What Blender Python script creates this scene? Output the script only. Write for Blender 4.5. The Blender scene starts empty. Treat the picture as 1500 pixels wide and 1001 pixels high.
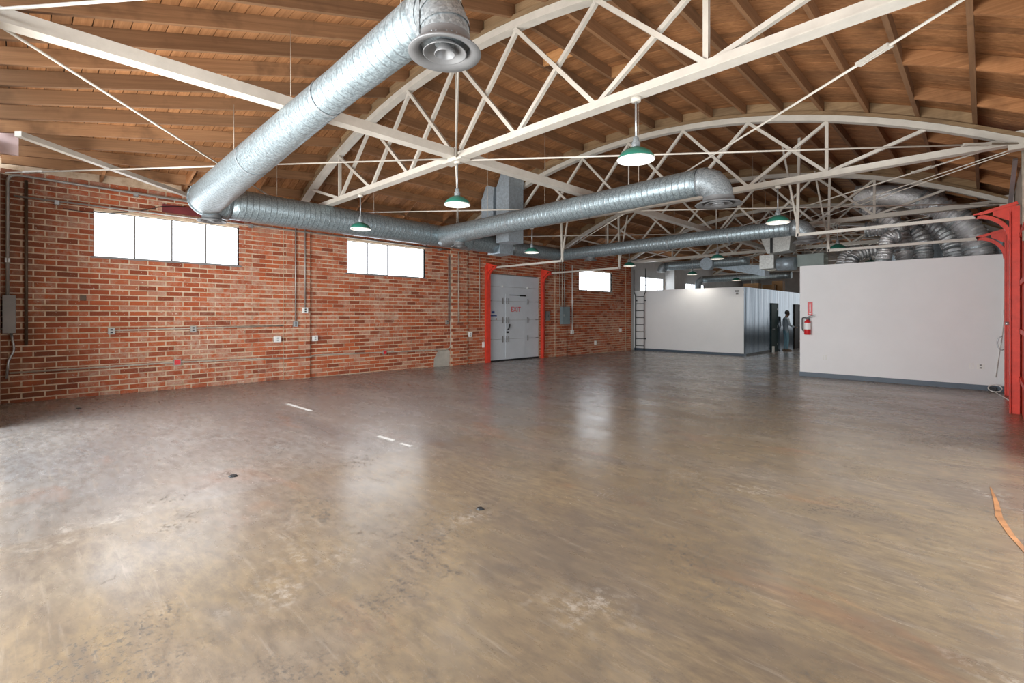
import bpy, bmesh, math, random
from mathutils import Vector, Matrix
random.seed(7)
PI = math.pi
SC = bpy.context.scene
COL = SC.collection

# ------------------------------------------------------------------ camera
FPX, YAW, HOR, CAMH = 704.3, 0.77623, 460.5, 1.5
cd = bpy.data.cameras.new('camera')
cd.sensor_fit = 'HORIZONTAL'; cd.sensor_width = 36.0
cd.lens = 36.0 * FPX / 1500.0
cd.shift_y = (HOR - 500.5) / 1500.0
cd.clip_start = 0.05; cd.clip_end = 200
cam = bpy.data.objects.new('camera', cd); COL.objects.link(cam)
cam.location = (0, 0, CAMH); cam.rotation_euler = (PI / 2, 0, YAW)
SC.camera = cam

# ------------------------------------------------------------------ world, lights, exposure
SC.view_settings.view_transform = 'Standard'; SC.view_settings.look = 'None'
SC.view_settings.gamma = 1.0; SC.view_settings.use_curve_mapping = False
SC.view_settings.exposure = 0.0
SC.cycles.use_denoising = True
SC.cycles.max_bounces = 8; SC.cycles.diffuse_bounces = 5; SC.cycles.glossy_bounces = 4
SC.cycles.caustics_reflective = False; SC.cycles.caustics_refractive = False
SC.cycles.sample_clamp_indirect = 6.0
W = bpy.data.worlds.new('world'); SC.world = W; W.use_nodes = True
W.node_tree.nodes['Background'].inputs[0].default_value = (0.80, 0.90, 1.0, 1)
W.node_tree.nodes['Background'].inputs[1].default_value = 2.0

def area(name, loc, size, rot, power, color=(1, 1, 1)):
    l = bpy.data.lights.new(name, 'AREA'); l.shape = 'RECTANGLE'
    l.size, l.size_y = size; l.energy = power; l.color = color
    o = bpy.data.objects.new(name, l); COL.objects.link(o); o.location = loc; o.rotation_euler = rot
    return o
# added fill lamps outside an assumed front opening, as sky and paving bounce
area('fill_front_opening', (-5.2, -3.6, 2.6), (10.0, 4.0), (math.radians(86), 0, 0), 1250, (0.93, 0.97, 1.0))
area('fill_front_bounce', (-5.2, -2.6, 0.05), (8.0, 3.6), (math.radians(150), 0, 0), 1300, (1.0, 0.97, 0.92))
# added fill lamp outside an assumed opening in the right wall
area('fill_side_opening', (0.85, 4.8, 1.6), (5.0, 2.8), (math.radians(97), 0, math.radians(90)), 130, (1.0, 0.98, 0.95))
# added fill lamp just inside the solid back wall, no window there
area('fill_back_end', (-4.6, 33.2, 2.2), (7.0, 3.0), (math.radians(-90), 0, 0), 130, (0.95, 0.98, 1.0))

# ------------------------------------------------------------------ mesh builder
class MB:
    def __init__(s): s.v = []; s.f = []; s.uv = {}; s.smooth = set()
    def add(s, vs, fs, smooth=False, uvs=None):
        b = len(s.v); s.v += [tuple(p) for p in vs]
        for i, f in enumerate(fs):
            s.f.append(tuple(b + k for k in f))
            if smooth: s.smooth.add(len(s.f) - 1)
            if uvs: s.uv[len(s.f) - 1] = uvs[i]
        return s
    def box(s, x0, x1, y0, y1, z0, z1):
        vs = [(x, y, z) for x in (x0, x1) for y in (y0, y1) for z in (z0, z1)]
        return s.add(vs, [(0, 1, 3, 2), (4, 6, 7, 5), (0, 4, 5, 1), (2, 3, 7, 6), (0, 2, 6, 4), (1, 5, 7, 3)])
    def hexa(s, bot, top):
        n = len(bot); vs = list(bot) + list(top)
        fs = [tuple(range(n - 1, -1, -1)), tuple(range(n, 2 * n))]
        fs += [(i, (i + 1) % n, n + (i + 1) % n, n + i) for i in range(n)]
        return s.add(vs, fs)
    def bar(s, a, b, w, h, up=(0, 0, 1)):
        a, b = Vector(a), Vector(b); d = (b - a).normalized(); up = Vector(up)
        if abs(d.dot(up)) > 0.98: up = Vector((0, 1, 0))
        x = d.cross(up).normalized() * (w / 2); y = x.cross(d).normalized() * (h / 2)
        c = lambda p: [p - x - y, p + x - y, p + x + y, p - x + y]
        return s.hexa(c(a), c(b))
    def tube(s, pts, r, seg=12, caps=True, smooth=True):
        pts = [Vector(p) for p in pts]; n = len(pts)
        rs = r if isinstance(r, (list, tuple)) else [r] * n
        t0 = (pts[1] - pts[0]).normalized()
        ref = Vector((0, 0, 1)) if abs(t0.z) < 0.9 else Vector((1, 0, 0))
        u = t0.cross(ref).normalized()
        vs = []; L = 0; Ls = []
        for i, p in enumerate(pts):
            if i: L += (p - pts[i - 1]).length
            Ls.append(L)
            t = (pts[min(i + 1, n - 1)] - pts[max(i - 1, 0)]).normalized()
            u = (u - t * u.dot(t)).normalized(); w = t.cross(u)
            for k in range(seg):
                a = 2 * PI * k / seg
                vs.append(p + (u * math.cos(a) + w * math.sin(a)) * rs[i])
        fs = []; uv = []
        for i in range(n - 1):
            for k in range(seg):
                k2 = (k + 1) % seg
                fs.append((i * seg + k, i * seg + k2, (i + 1) * seg + k2, (i + 1) * seg + k))
                uv.append(((k / seg, Ls[i]), ((k + 1) / seg, Ls[i]), ((k + 1) / seg, Ls[i + 1]), (k / seg, Ls[i + 1])))
        s.add(vs, fs, smooth, uv)
        if caps:
            b = len(s.v) - len(vs)
            s.f.append(tuple(b + k for k in range(seg))[::-1])
            s.f.append(tuple(b + (n - 1) * seg + k for k in range(seg)))
        return s
    def lathe(s, prof, c, seg=32, axis='z', smooth=True):
        c = Vector(c); vs = []; n = len(prof)
        for k in range(seg):
            a = 2 * PI * k / seg; ca, sa = math.cos(a), math.sin(a)
            for r, h in prof:
                if axis == 'z': vs.append(c + Vector((r * ca, r * sa, h)))
                elif axis == 'x': vs.append(c + Vector((h, r * ca, r * sa)))
                else: vs.append(c + Vector((r * sa, h, r * ca)))
        fs = [(k * n + i, ((k + 1) % seg) * n + i, ((k + 1) % seg) * n + i + 1, k * n + i + 1)
              for k in range(seg) for i in range(n - 1)]
        return s.add(vs, fs, smooth)
    def mesh(s, name, origin=(0, 0, 0)):
        o = Vector(origin); me = bpy.data.meshes.new(name)
        me.from_pydata([(p[0] - o.x, p[1] - o.y, p[2] - o.z) for p in s.v], [], s.f)
        if s.uv:
            lay = me.uv_layers.new(name='UVMap')
            for i, p in enumerate(me.polygons):
                if i in s.uv:
                    for j, li in enumerate(p.loop_indices): lay.data[li].uv = s.uv[i][j]
        if s.smooth:
            me.polygons.foreach_set('use_smooth', [i in s.smooth for i in range(len(me.polygons))])
        bm = bmesh.new(); bm.from_mesh(me); bmesh.ops.recalc_face_normals(bm, faces=bm.faces); bm.to_mesh(me); bm.free()
        return me
    def build(s, name, mat, parent=None, origin=None):
        if origin is None: origin = world_loc(parent) if parent else (0, 0, 0)
        me = s.mesh(name, origin); me.materials.append(mat)
        o = bpy.data.objects.new(name, me); COL.objects.link(o)
        if parent: o.parent = parent
        else: o.location = origin
        return o
def world_loc(o):
    p = Vector((0, 0, 0))
    while o: p += o.location; o = o.parent
    return p
def tag(o, label, cat, group=None, kind=None):
    o['label'] = label; o['category'] = cat
    if group: o['group'] = group
    if kind: o['kind'] = kind
    return o
def thing(name, loc, label, cat, group=None, kind=None):
    o = bpy.data.objects.new(name, None); COL.objects.link(o); o.location = loc; o.empty_display_size = 0.1
    return tag(o, label, cat, group, kind)
def copy_tree(o, parent=None):
    c = o.copy(); COL.objects.link(c); c.parent = parent
    for ch in list(o.children): copy_tree(ch, c)
    return c
def catenary(a, b, sag, n=12):
    a, b = Vector(a), Vector(b)
    return [a.lerp(b, i / n) - Vector((0, 0, sag * 4 * (i / n) * (1 - i / n))) for i in range(n + 1)]
def bend(pts, r=0.12, n=6):
    pts = [Vector(p) for p in pts]; out = [pts[0]]
    for i in range(1, len(pts) - 1):
        p = pts[i]; d0 = (pts[i - 1] - p); d1 = (pts[i + 1] - p)
        rr = min(r, d0.length * 0.49, d1.length * 0.49)
        a = p + d0.normalized() * rr; b = p + d1.normalized() * rr
        for k in range(n + 1):
            t = k / n; out.append(a * (1 - t) ** 2 + p * 2 * t * (1 - t) + b * t * t)
    out.append(pts[-1]); return out

# ------------------------------------------------------------------ materials
class N:
    def __init__(s, name):
        s.m = bpy.data.materials.new(name); s.m.use_nodes = True
        s.nt = s.m.node_tree; s.b = s.nt.nodes['Principled BSDF']
    def n(s, t, **kw):
        x = s.nt.nodes.new(t)
        for k, v in kw.items():
            if isinstance(k, str) and hasattr(x, k): setattr(x, k, v)
        return x
    def l(s, a, b): s.nt.links.new(a, b)
    def math(s, op, a, b=None, c=None, clamp=False):
        x = s.n('ShaderNodeMath', operation=op); x.use_clamp = clamp
        for i, q in enumerate((a, b, c)):
            if q is None: continue
            if hasattr(q, 'is_linked'): s.l(q, x.inputs[i])
            else: x.inputs[i].default_value = q
        return x.outputs[0]
    def noise(s, vec, scale, detail=4, rough=0.6, dist=0.0):
        x = s.n('ShaderNodeTexNoise'); x.inputs['Scale'].default_value = scale
        x.inputs['Detail'].default_value = detail; x.inputs['Roughness'].default_value = rough
        x.inputs['Distortion'].default_value = dist
        if vec is not None: s.l(vec, x.inputs['Vector'])
        return x.outputs['Fac']
    def mapv(s, vec, scale=(1, 1, 1), loc=(0, 0, 0), rot=(0, 0, 0)):
        x = s.n('ShaderNodeMapping'); x.inputs['Scale'].default_value = scale
        x.inputs['Location'].default_value = loc; x.inputs['Rotation'].default_value = rot
        s.l(vec, x.inputs['Vector']); return x.outputs[0]
    def ramp(s, fac, stops):
        x = s.n('ShaderNodeValToRGB'); e = x.color_ramp.elements
        while len(e) < len(stops): e.new(0.5)
        for i, (p, c) in enumerate(stops):
            e[i].position = p; e[i].color = (*c, 1) if len(c) == 3 else c
        s.l(fac, x.inputs[0]); return x.outputs[0]
    def mix(s, fac, a, b, mode='MIX'):
        x = s.n('ShaderNodeMix', data_type='RGBA', blend_type=mode)
        for q, i in ((fac, 0), (a, 6), (b, 7)):
            if hasattr(q, 'is_linked'): s.l(q, x.inputs[i])
            elif i == 0: x.inputs[0].default_value = q
            else: x.inputs[i].default_value = (*q, 1)
        return x.outputs[2]
    def thr(s, fac, lo, hi):
        x = s.n('ShaderNodeMapRange'); s.l(fac, x.inputs[0])
        x.inputs[1].default_value = lo; x.inputs[2].default_value = hi; return x.outputs[0]
    def bump(s, h, strength=0.3, dist=0.01):
        x = s.n('ShaderNodeBump'); x.inputs['Strength'].default_value = strength
        x.inputs['Distance'].default_value = dist; s.l(h, x.inputs['Height'])
        s.l(x.outputs[0], s.b.inputs['Normal'])
    def set(s, color=None, rough=None, metal=None, emis=None, estr=None, spec=None):
        def put(k, v):
            if v is None: return
            i = s.b.inputs[k]
            if hasattr(v, 'is_linked'): s.l(v, i)
            elif isinstance(v, tuple): i.default_value = (*v, 1)
            else: i.default_value = v
        put('Base Color', color); put('Roughness', rough); put('Metallic', metal)
        put('Emission Color', emis); put('Emission Strength', estr); put('Specular IOR Level', spec)
        return s.m
    @property
    def pos(s): return s.n('ShaderNodeNewGeometry').outputs['Position']
    @property
    def obj(s): return s.n('ShaderNodeTexCoord').outputs['Object']
    @property
    def uv(s): return s.n('ShaderNodeTexCoord').outputs['UV']
    @property
    def rnd(s): return s.n('ShaderNodeObjectInfo').outputs['Random']

def plain(name, color, rough=0.5, metal=0.0, var=0.12, scale=3.0, spec=0.5):
    k = N(name); f = k.noise(k.pos, scale, 5, 0.65)
    a = tuple(c * (1 - var) for c in color); b = tuple(min(1, c * (1 + var)) for c in color)
    return k.set(k.ramp(f, [(0.3, a), (0.7, b)]), rough, metal, spec=spec)

COURSE, UNIT = 0.098, 0.284
def mat_brick():
    k = N('brick'); p = k.pos
    sx = k.n('ShaderNodeSeparateXYZ'); k.l(p, sx.inputs[0])
    row = k.math('FLOOR', k.math('DIVIDE', k.math('ADD', sx.outputs[2], 0.3), COURSE))
    odd = k.math('MULTIPLY', k.math('FLOORED_MODULO', row, 2.0), 0.5)
    colm = k.math('FLOOR', k.math('ADD', k.math('DIVIDE', sx.outputs[1], UNIT), odd))
    cv = k.n('ShaderNodeCombineXYZ'); k.l(row, cv.inputs[0]); k.l(colm, cv.inputs[1])
    wn = k.n('ShaderNodeTexWhiteNoise'); k.l(cv.outputs[0], wn.inputs[0])
    c = k.ramp(wn.outputs[0], [(0.0, (0.20, 0.048, 0.022)), (0.2, (0.34, 0.075, 0.028)), (0.6, (0.49, 0.115, 0.038)), (0.85, (0.40, 0.135, 0.07)), (1.0, (0.48, 0.23, 0.15))])
    grit = k.noise(p, 60, 4, 0.7)
    c = k.mix(k.thr(grit, 0.45, 0.8), c, (0.30, 0.10, 0.06))
    big = k.noise(p, 1.1, 4, 0.6)
    mid = k.noise(p, 9.0, 6, 0.75)
    wash = k.math('MULTIPLY', k.thr(mid, 0.44, 0.62), k.thr(k.math('ADD', big, k.math('MULTIPLY', wn.outputs[0], 0.28)), 0.54, 0.78))
    c = k.mix(k.math('MULTIPLY', wash, 0.70), c, (0.50, 0.37, 0.28))
    chip = k.noise(p, 26, 3, 0.6)
    c = k.mix(k.thr(chip, 0.66, 0.72), c, (0.62, 0.52, 0.42))
    # soot and damp at the foot and the front corner
    cor = k.math('ADD', k.math('MULTIPLY', sx.outputs[1], 0.55), k.math('MULTIPLY', k.noise(p, 2.2, 4), 1.4))
    c = k.mix(k.math('MULTIPLY', k.thr(cor, 1.15, 0.55), 0.75), c, (0.13, 0.055, 0.028))
    k.bump(k.noise(p, 45, 5, 0.7), 0.5, 0.006)
    return k.set(c, 0.85, spec=0.25)
def mat_mortar():
    k = N('mortar'); p = k.pos
    c = k.ramp(k.noise(p, 5, 5, 0.7), [(0.28, (0.40, 0.28, 0.18)), (0.5, (0.62, 0.47, 0.33)), (0.75, (0.72, 0.60, 0.46))])
    k.bump(k.noise(p, 60, 4, 0.7), 0.5, 0.004)
    return k.set(c, 0.9, spec=0.2)
def mat_floor():
    k = N('polished_concrete'); p = k.pos
    sx = k.n('ShaderNodeSeparateXYZ'); k.l(p, sx.inputs[0])
    st = k.mapv(p, (0.30, 0.75, 1), rot=(0, 0, math.radians(20)))
    a = k.noise(st, 1.0, 8, 0.66, 0.6)
    warm = k.ramp(a, [(0.30, (0.150, 0.115, 0.085)), (0.42, (0.220, 0.168, 0.120)), (0.52, (0.300, 0.225, 0.140)), (0.60, (0.270, 0.212, 0.155)), (0.74, (0.37, 0.305, 0.235))])
    cool = k.ramp(a, [(0.30, (0.185, 0.180, 0.178)), (0.45, (0.270, 0.262, 0.258)), (0.56, (0.315, 0.300, 0.285)), (0.74, (0.43, 0.42, 0.41))])
    # slab joint about 4.4 m from the side wall, greyer slabs toward the brick
    wob = k.math('MULTIPLY', k.math('SUBTRACT', k.noise(p, 0.35, 4, 0.6, 0.4), 0.5), 5.0)
    near = k.thr(sx.outputs[1], 1.6, 3.2)
    edge = k.thr(k.math('ADD', sx.outputs[0], k.math('MULTIPLY', wob, near)), -4.43, -4.38)
    soft = k.thr(k.math('ADD', sx.outputs[0], wob), -5.6, -2.4)
    c = k.mix(k.math('ADD', k.math('MULTIPLY', edge, 0.30), k.math('MULTIPLY', soft, 0.70)), cool, warm)
    och = k.math('MULTIPLY', k.thr(k.noise(k.mapv(p, loc=(3, 5, 0)), 0.55, 4, 0.55, 0.5), 0.46, 0.62), 0.45)
    c = k.mix(k.math('MULTIPLY', och, k.thr(sx.outputs[0], -6.5, -3.6)), c, (0.30, 0.212, 0.112))
    fine = k.noise(k.mapv(p, (1, 2.6, 1), rot=(0, 0, math.radians(-25))), 6.0, 8, 0.75)
    c = k.mix(k.thr(fine, 0.36, 0.62), k.mix(0.62, c, (0.13, 0.105, 0.085)), c)
    scr = k.noise(k.mapv(p, (0.6, 9, 1), rot=(0, 0, math.radians(32))), 2.2, 6, 0.75)
    c = k.mix(k.math('MULTIPLY', k.thr(scr, 0.56, 0.70), 0.4), c, (0.42, 0.36, 0.29))
    blot = k.noise(k.mapv(p, loc=(11, 2, 0)), 2.6, 6, 0.7, 0.6)
    c = k.mix(k.math('MULTIPLY', k.thr(blot, 0.55, 0.72), 0.45), c, (0.12, 0.10, 0.085))
    speck = k.thr(k.noise(p, 75, 3, 0.6), 0.68, 0.74)
    c = k.mix(k.math('MULTIPLY', speck, 0.5), c, (0.09, 0.075, 0.06))
    pit = k.math('MULTIPLY', k.thr(k.noise(p, 34, 4, 0.7), 0.54, 0.60), k.thr(k.noise(p, 0.9, 4, 0.6, 0.4), 0.54, 0.62))
    c = k.mix(k.math('MULTIPLY', pit, 0.75), c, (0.085, 0.075, 0.065))
    pale = k.math('MULTIPLY', k.thr(k.noise(p, 18, 5, 0.75), 0.48, 0.65), k.thr(k.noise(k.mapv(p, loc=(7, 3, 0)), 1.3, 3, 0.5), 0.60, 0.70))
    c = k.mix(k.math('MULTIPLY', pale, 0.55), c, (0.58, 0.52, 0.45))
    rust = k.math('MULTIPLY', k.thr(k.noise(k.mapv(p, (0.6, 1.4, 1), loc=(1.3, 9, 0)), 0.9, 5, 0.6, 0.6), 0.60, 0.72), 0.28)
    c = k.mix(rust, c, (0.40, 0.17, 0.08))
    k.bump(k.math('ADD', k.noise(p, 1.6, 5, 0.6), k.math('MULTIPLY', fine, 0.12)), 0.05, 0.02)
    r = k.thr(k.noise(k.mapv(p, (0.5, 1, 1)), 1.6, 7, 0.7), 0.25, 0.8)
    rr = k.math('ADD', k.math('MULTIPLY', r, 0.20), 0.17)
    return k.set(c, k.math('ADD', rr, k.math('MULTIPLY', pit, 0.35)), spec=0.6)
def mat_wood(name, lo, hi, axis, rough=0.75):
    k = N(name); p = k.pos; src = k.uv if axis == 'uv' else p
    sc = {'x': (0.5, 22, 22), 'y': (22, 0.6, 22), 'uv': (0.7, 26, 1)}[axis]
    rv = k.n('ShaderNodeCombineXYZ'); r = k.rnd; k.l(k.math('MULTIPLY', r, 37.0), rv.inputs[0]); k.l(k.math('MULTIPLY', r, 19.0), rv.inputs[1])
    va = k.n('ShaderNodeVectorMath', operation='ADD'); k.l(k.mapv(src, sc), va.inputs[0]); k.l(rv.outputs[0], va.inputs[1])
    g = k.noise(va.outputs[0], 1.0, 5, 0.65, 0.8)
    c = k.ramp(g, [(0.28, lo), (0.72, hi)])
    v = k.ramp(r, [(0, (0.72, 0.72, 0.72)), (1, (1.12, 1.08, 1.02))])
    c = k.mix(1.0, c, v, 'MULTIPLY')
    c = k.mix(k.thr(k.noise(p, 1.7, 4, 0.6), 0.55, 0.78), c, tuple(0.55 * q for q in lo))
    k.bump(g, 0.25, 0.004)
    return k.set(c, rough, spec=0.3)
def mat_galv(name, base, rough=0.40, pitch=0.105, metal=0.62):
    k = N(name)
    sx = k.n('ShaderNodeSeparateXYZ'); k.l(k.uv, sx.inputs[0])
    h = k.math('FRACT', k.math('ADD', k.math('DIVIDE', sx.outputs[1], pitch), sx.outputs[0]))
    seam = k.math('SUBTRACT', 1.0, k.math('MULTIPLY', k.math('ABSOLUTE', k.math('SUBTRACT', h, 0.5)), 9.0), clamp=True)
    vo = k.n('ShaderNodeTexVoronoi'); vo.inputs['Scale'].default_value = 62; k.l(k.pos, vo.inputs['Vector'])
    spn = k.n('ShaderNodeSeparateColor'); k.l(vo.outputs['Color'], spn.inputs[0])
    c = k.ramp(spn.outputs[0], [(0, tuple(0.66 * q for q in base)), (1, tuple(min(1, 1.22 * q) for q in base))])
    c = k.mix(k.math('MULTIPLY', seam, 0.65), c, tuple(0.45 * q for q in base))
    k.bump(k.math('ADD', seam, k.math('MULTIPLY', k.noise(k.pos, 6, 3), 0.4)), 0.55, 0.006)
    rr = k.math('ADD', rough - 0.06, k.math('MULTIPLY', spn.outputs[1], 0.14))
    return k.set(c, rr, metal)
def mat_sheet(name, base, rough=0.45, metal=0.45):
    k = N(name)
    vo = k.n('ShaderNodeTexVoronoi'); vo.inputs['Scale'].default_value = 25; k.l(k.pos, vo.inputs['Vector'])
    spn = k.n('ShaderNodeSeparateColor'); k.l(vo.outputs['Color'], spn.inputs[0])
    c = k.ramp(spn.outputs[0], [(0, tuple(0.85 * q for q in base)), (1, tuple(min(1, 1.1 * q) for q in base))])
    return k.set(c, rough, metal)
def mat_foil():
    k = N('silver_foil'); p = k.pos
    k.bump(k.noise(p, 24, 4, 0.7, 0.6), 0.7, 0.03)
    return k.set(k.ramp(k.noise(p, 8, 3), [(0.3, (0.66, 0.68, 0.70)), (0.7, (0.92, 0.93, 0.94))]), 0.16, 0.6)
def mat_navy():
    k = N('navy_sheet'); p = k.pos
    k.bump(k.noise(k.mapv(p, (1, 1.6, 0.12)), 1.2, 2, 0.5), 0.5, 0.06)
    c = k.ramp(k.noise(k.mapv(p, (1, 2, 0.3)), 1.5, 3), [(0.3, (0.022, 0.06, 0.11)), (0.7, (0.075, 0.135, 0.19))])
    return k.set(c, 0.24, 0.6, spec=0.7)
def mat_emit(name, color, strength):
    k = N(name); return k.set(color, 0.4, emis=color, estr=strength)
def mat_pane(name, strength):
    k = N(name); c = k.ramp(k.noise(k.pos, 0.8, 2, 0.4), [(0.3, (0.84, 0.92, 1.0)), (0.7, (0.92, 0.96, 1))])
    return k.set((0.8, 0.8, 0.8), 0.25, emis=c, estr=strength)

M = dict(
    brick=mat_brick(), mortar=mat_mortar(), floor=mat_floor(),
    joist=mat_wood('joist_timber', (0.20, 0.105, 0.052), (0.33, 0.18, 0.092), 'uv'),
    board=mat_wood('deck_board_timber', (0.23, 0.10, 0.038), (0.46, 0.225, 0.10), 'x'),
    nailer=mat_wood('nailer_timber', (0.22, 0.135, 0.07), (0.36, 0.25, 0.14), 'x'),
    newwood=mat_wood('fresh_timber', (0.50, 0.24, 0.09), (0.66, 0.36, 0.16), 'x'),
    steel=plain('white_painted_steel', (0.54, 0.505, 0.445), 0.42, 0, 0.10, 5),
    galv=mat_galv('galvanised_spiral', (0.33, 0.40, 0.43)),
    galvd=mat_galv('galvanised_elbow', (0.32, 0.36, 0.38), 0.44, 0.9, 0.5),
    sheet=mat_sheet('galvanised_sheet', (0.42, 0.50, 0.56)),
    sheetp=mat_sheet('pale_sheet', (0.66, 0.68, 0.66), 0.5, 0.4),
    panelp=plain('green_grey_casing', (0.30, 0.36, 0.34), 0.5), diff=plain('grey_diffuser', (0.17, 0.172, 0.175), 0.45, 0.2, 0.12, 6), foil=mat_foil(), navy=mat_navy(),
    green=plain('green_enamel', (0.025, 0.16, 0.115), 0.28, 0, 0.1), enamel=plain('white_enamel', (0.85, 0.85, 0.82), 0.35),
    drywall=plain('white_drywall', (0.81, 0.815, 0.82), 0.62, 0, 0.03, 1.0),
    base=plain('blue_grey_base', (0.07, 0.10, 0.135), 0.45),
    door=plain('grey_door_paint', (0.55, 0.59, 0.63), 0.42, 0, 0.06, 2),
    red=plain('red_paint', (0.68, 0.055, 0.03), 0.42, 0, 0.18, 6),
    redd=plain('worn_red_paint', (0.62, 0.075, 0.04), 0.5, 0, 0.25, 9),
    maroon=plain('maroon_timber', (0.16, 0.022, 0.025), 0.6, 0, 0.3, 4),
    pipe=plain('grey_conduit', (0.36, 0.34, 0.31), 0.45, 0.5), darkpipe=plain('brown_pipe', (0.10, 0.065, 0.04), 0.55, 0.3),
    oldpipe=plain('dusty_conduit', (0.43, 0.37, 0.30), 0.65, 0.1, 0.3, 8),
    black=plain('black_steel', (0.018, 0.02, 0.022), 0.45, 0.2), plastic=plain('white_plastic', (0.78, 0.78, 0.75), 0.4),
    box=plain('grey_enclosure', (0.21, 0.20, 0.19), 0.5, 0.2), panel=plain('blue_grey_enclosure', (0.19, 0.25, 0.27), 0.5, 0.1),
    concrete=plain('grey_render', (0.40, 0.37, 0.32), 0.85, 0, 0.2, 3), block=plain('painted_block', (0.50, 0.50, 0.49), 0.8, 0, 0.1, 3),
    frame=plain('grey_window_frame', (0.20, 0.195, 0.19), 0.5), sill=plain('limewashed_reveal', (0.50, 0.43, 0.36), 0.8),
    pane=mat_pane('daylit_pane', 4.8), cardboard=plain('cardboard', (0.42, 0.24, 0.11), 0.8),
    roofing=plain('dark_roofing', (0.05, 0.03, 0.02), 0.9), pink=plain('pink_primer', (0.66, 0.50, 0.49), 0.55),
    bulb=mat_emit('lit_bulb', (1.0, 0.93, 0.80), 9.0), exitred=plain('sign_red', (0.62, 0.02, 0.025), 0.4),
    signblue=plain('sign_blue', (0.02, 0.06, 0.22), 0.5), white=plain('white_print', (0.85, 0.85, 0.85), 0.5, 0, 0.02),
    skin=plain('dark_skin', (0.11, 0.055, 0.035), 0.5), shirt=plain('grey_blue_shirt', (0.30, 0.36, 0.42), 0.85, 0, 0.15, 20),
    jeans=plain('light_jeans', (0.16, 0.30, 0.38), 0.85, 0, 0.2, 20), hair=plain('black_hair', (0.012, 0.01, 0.01), 0.8),
    shoe=plain('tan_shoe', (0.13, 0.09, 0.06), 0.7), orange=plain('orange_paint', (0.42, 0.19, 0.075), 0.45, 0, 0.45, 7),
    tape=plain('white_tape', (0.80, 0.80, 0.78), 0.5), darkdoor=plain('dark_green_door', (0.025, 0.05, 0.055), 0.65, 0, 0.12, 3, 0.2),
    browndoor=plain('dark_brown_door', (0.035, 0.025, 0.02), 0.65, 0, 0.12, 3, 0.2), chain=plain('galvanised_angle', (0.42, 0.44, 0.45), 0.4, 0.7),
)

# ------------------------------------------------------------------ main dimensions
XL, XR, YF, YB = -11.5, 0.45, -0.25, 33.6          # inner faces of the walls
XC, APEX, RAD = -5.58, 5.31, 12.4                  # bowstring arch: centre line of the top chord
TY = [4.5, 9.35, 14.2, 19.05, 23.9, 28.75]         # truss lines
ZB = 3.82                                          # bottom chord
def arch(x): return APEX - RAD + math.sqrt(RAD * RAD - (x - XC) ** 2)
def floorz(y): return 0.03 - 0.0087 * y
JD = 0.175                                         # joist depth
def jbot(x, y):                                    # underside of the joists
    a = arch(x) + 0.11
    if y >= TY[0]: return a
    t = (y - YF) / (TY[0] - YF)
    return 3.885 + (a - 3.885) * t
def wbox(w, x0, x1, y0, y1, z0, z1, holes=()):
    """wall slab in Y with rectangular holes (y0,y1,z0,z1)"""
    ys = sorted({y0, y1, *[q for h in holes for q in h[:2] if y0 < q < y1]})
    for a, b in zip(ys[:-1], ys[1:]):
        zs = [(z0, z1)]
        for h in holes:
            if h[0] <= a + 1e-6 and h[1] >= b - 1e-6:
                n = []
                for c, d in zs:
                    if h[2] > c: n.append((c, min(d, h[2])))
                    if h[3] < d: n.append((max(c, h[3]), d))
                zs = n
        for c, d in zs:
            if d - c > 1e-4: w.box(x0, x1, a, b, c, d)

# ------------------------------------------------------------------ floor
m = MB(); nx, ny = 6, 18; vs = []
for j in range(ny + 1):
    for i in range(nx + 1):
        x = XL - 0.3 + (XR + 0.6 - XL) * i / nx; y = YF - 0.3 + (YB + 0.6 - YF) * j / ny
        vs.append((x, y, floorz(y)))
m.add(vs, [(j * (nx + 1) + i, j * (nx + 1) + i + 1, (j + 1) * (nx + 1) + i + 1, (j + 1) * (nx + 1) + i) for j in range(ny) for i in range(nx)])
floor = m.build('floor', M['floor']); tag(floor, 'worn polished concrete floor stained tan and grey', 'floor', kind='structure')
bpy.context.view_layer.update()

# ------------------------------------------------------------------ ceiling: roofing, deck boards, joists, blocking
NX = 22
XS = [XL + (XR - XL) * i / NX for i in range(NX + 1)]
m = MB()
ys = [YF - 0.2, 1.0, 2.2, 3.4, TY[0], 12, 20, 28, YB + 0.2]
vs = [(x, y, jbot(x, y) + JD + 0.05) for y in ys for x in [XL - 0.4] + XS[1:-1] + [XR + 0.4]]
m.add(vs, [(j * (NX + 1) + i, j * (NX + 1) + i + 1, (j + 1) * (NX + 1) + i + 1, (j + 1) * (NX + 1) + i) for j in range(len(ys) - 1) for i in range(NX)])
ceiling = m.build('ceiling', M['roofing'])
tag(ceiling, 'arched timber roof of boards on joists above the white trusses', 'ceiling', kind='structure')
def board_mesh(y0, y1, base):
    q = MB(); n = NX
    pts = []
    for y in (y0, y1):
        for x in XS:
            z = jbot(x, base if base is not None else y) + JD
            pts.append((x, y, z)); pts.append((x, y, z + 0.03))
    k = 2 * (n + 1); fs = []
    for i in range(n):
        a, b = 2 * i, 2 * i + 2
        fs += [(a, b, k + b, k + a), (a, a + 1, b + 1, b), (k + a, k + b, k + b + 1, k + a + 1)]
    q.add(pts, fs); return q
def child(name, me, parent, loc=(0, 0, 0)):
    o = bpy.data.objects.new(name, me); COL.objects.link(o); o.parent = parent; o.location = loc; return o
BW = 0.146
y = YF
while y < TY[0] - 0.02:
    board_mesh(y, y + BW - 0.009, None).build('deck_board', M['board'], ceiling); y += BW
bme = board_mesh(0, BW - 0.009, 20.0).mesh('deck_board'); bme.materials.append(M['board'])
wide = board_mesh(0, 0.29, 20.0).mesh('deck_board'); wide.materials.append(M['board'])
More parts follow.
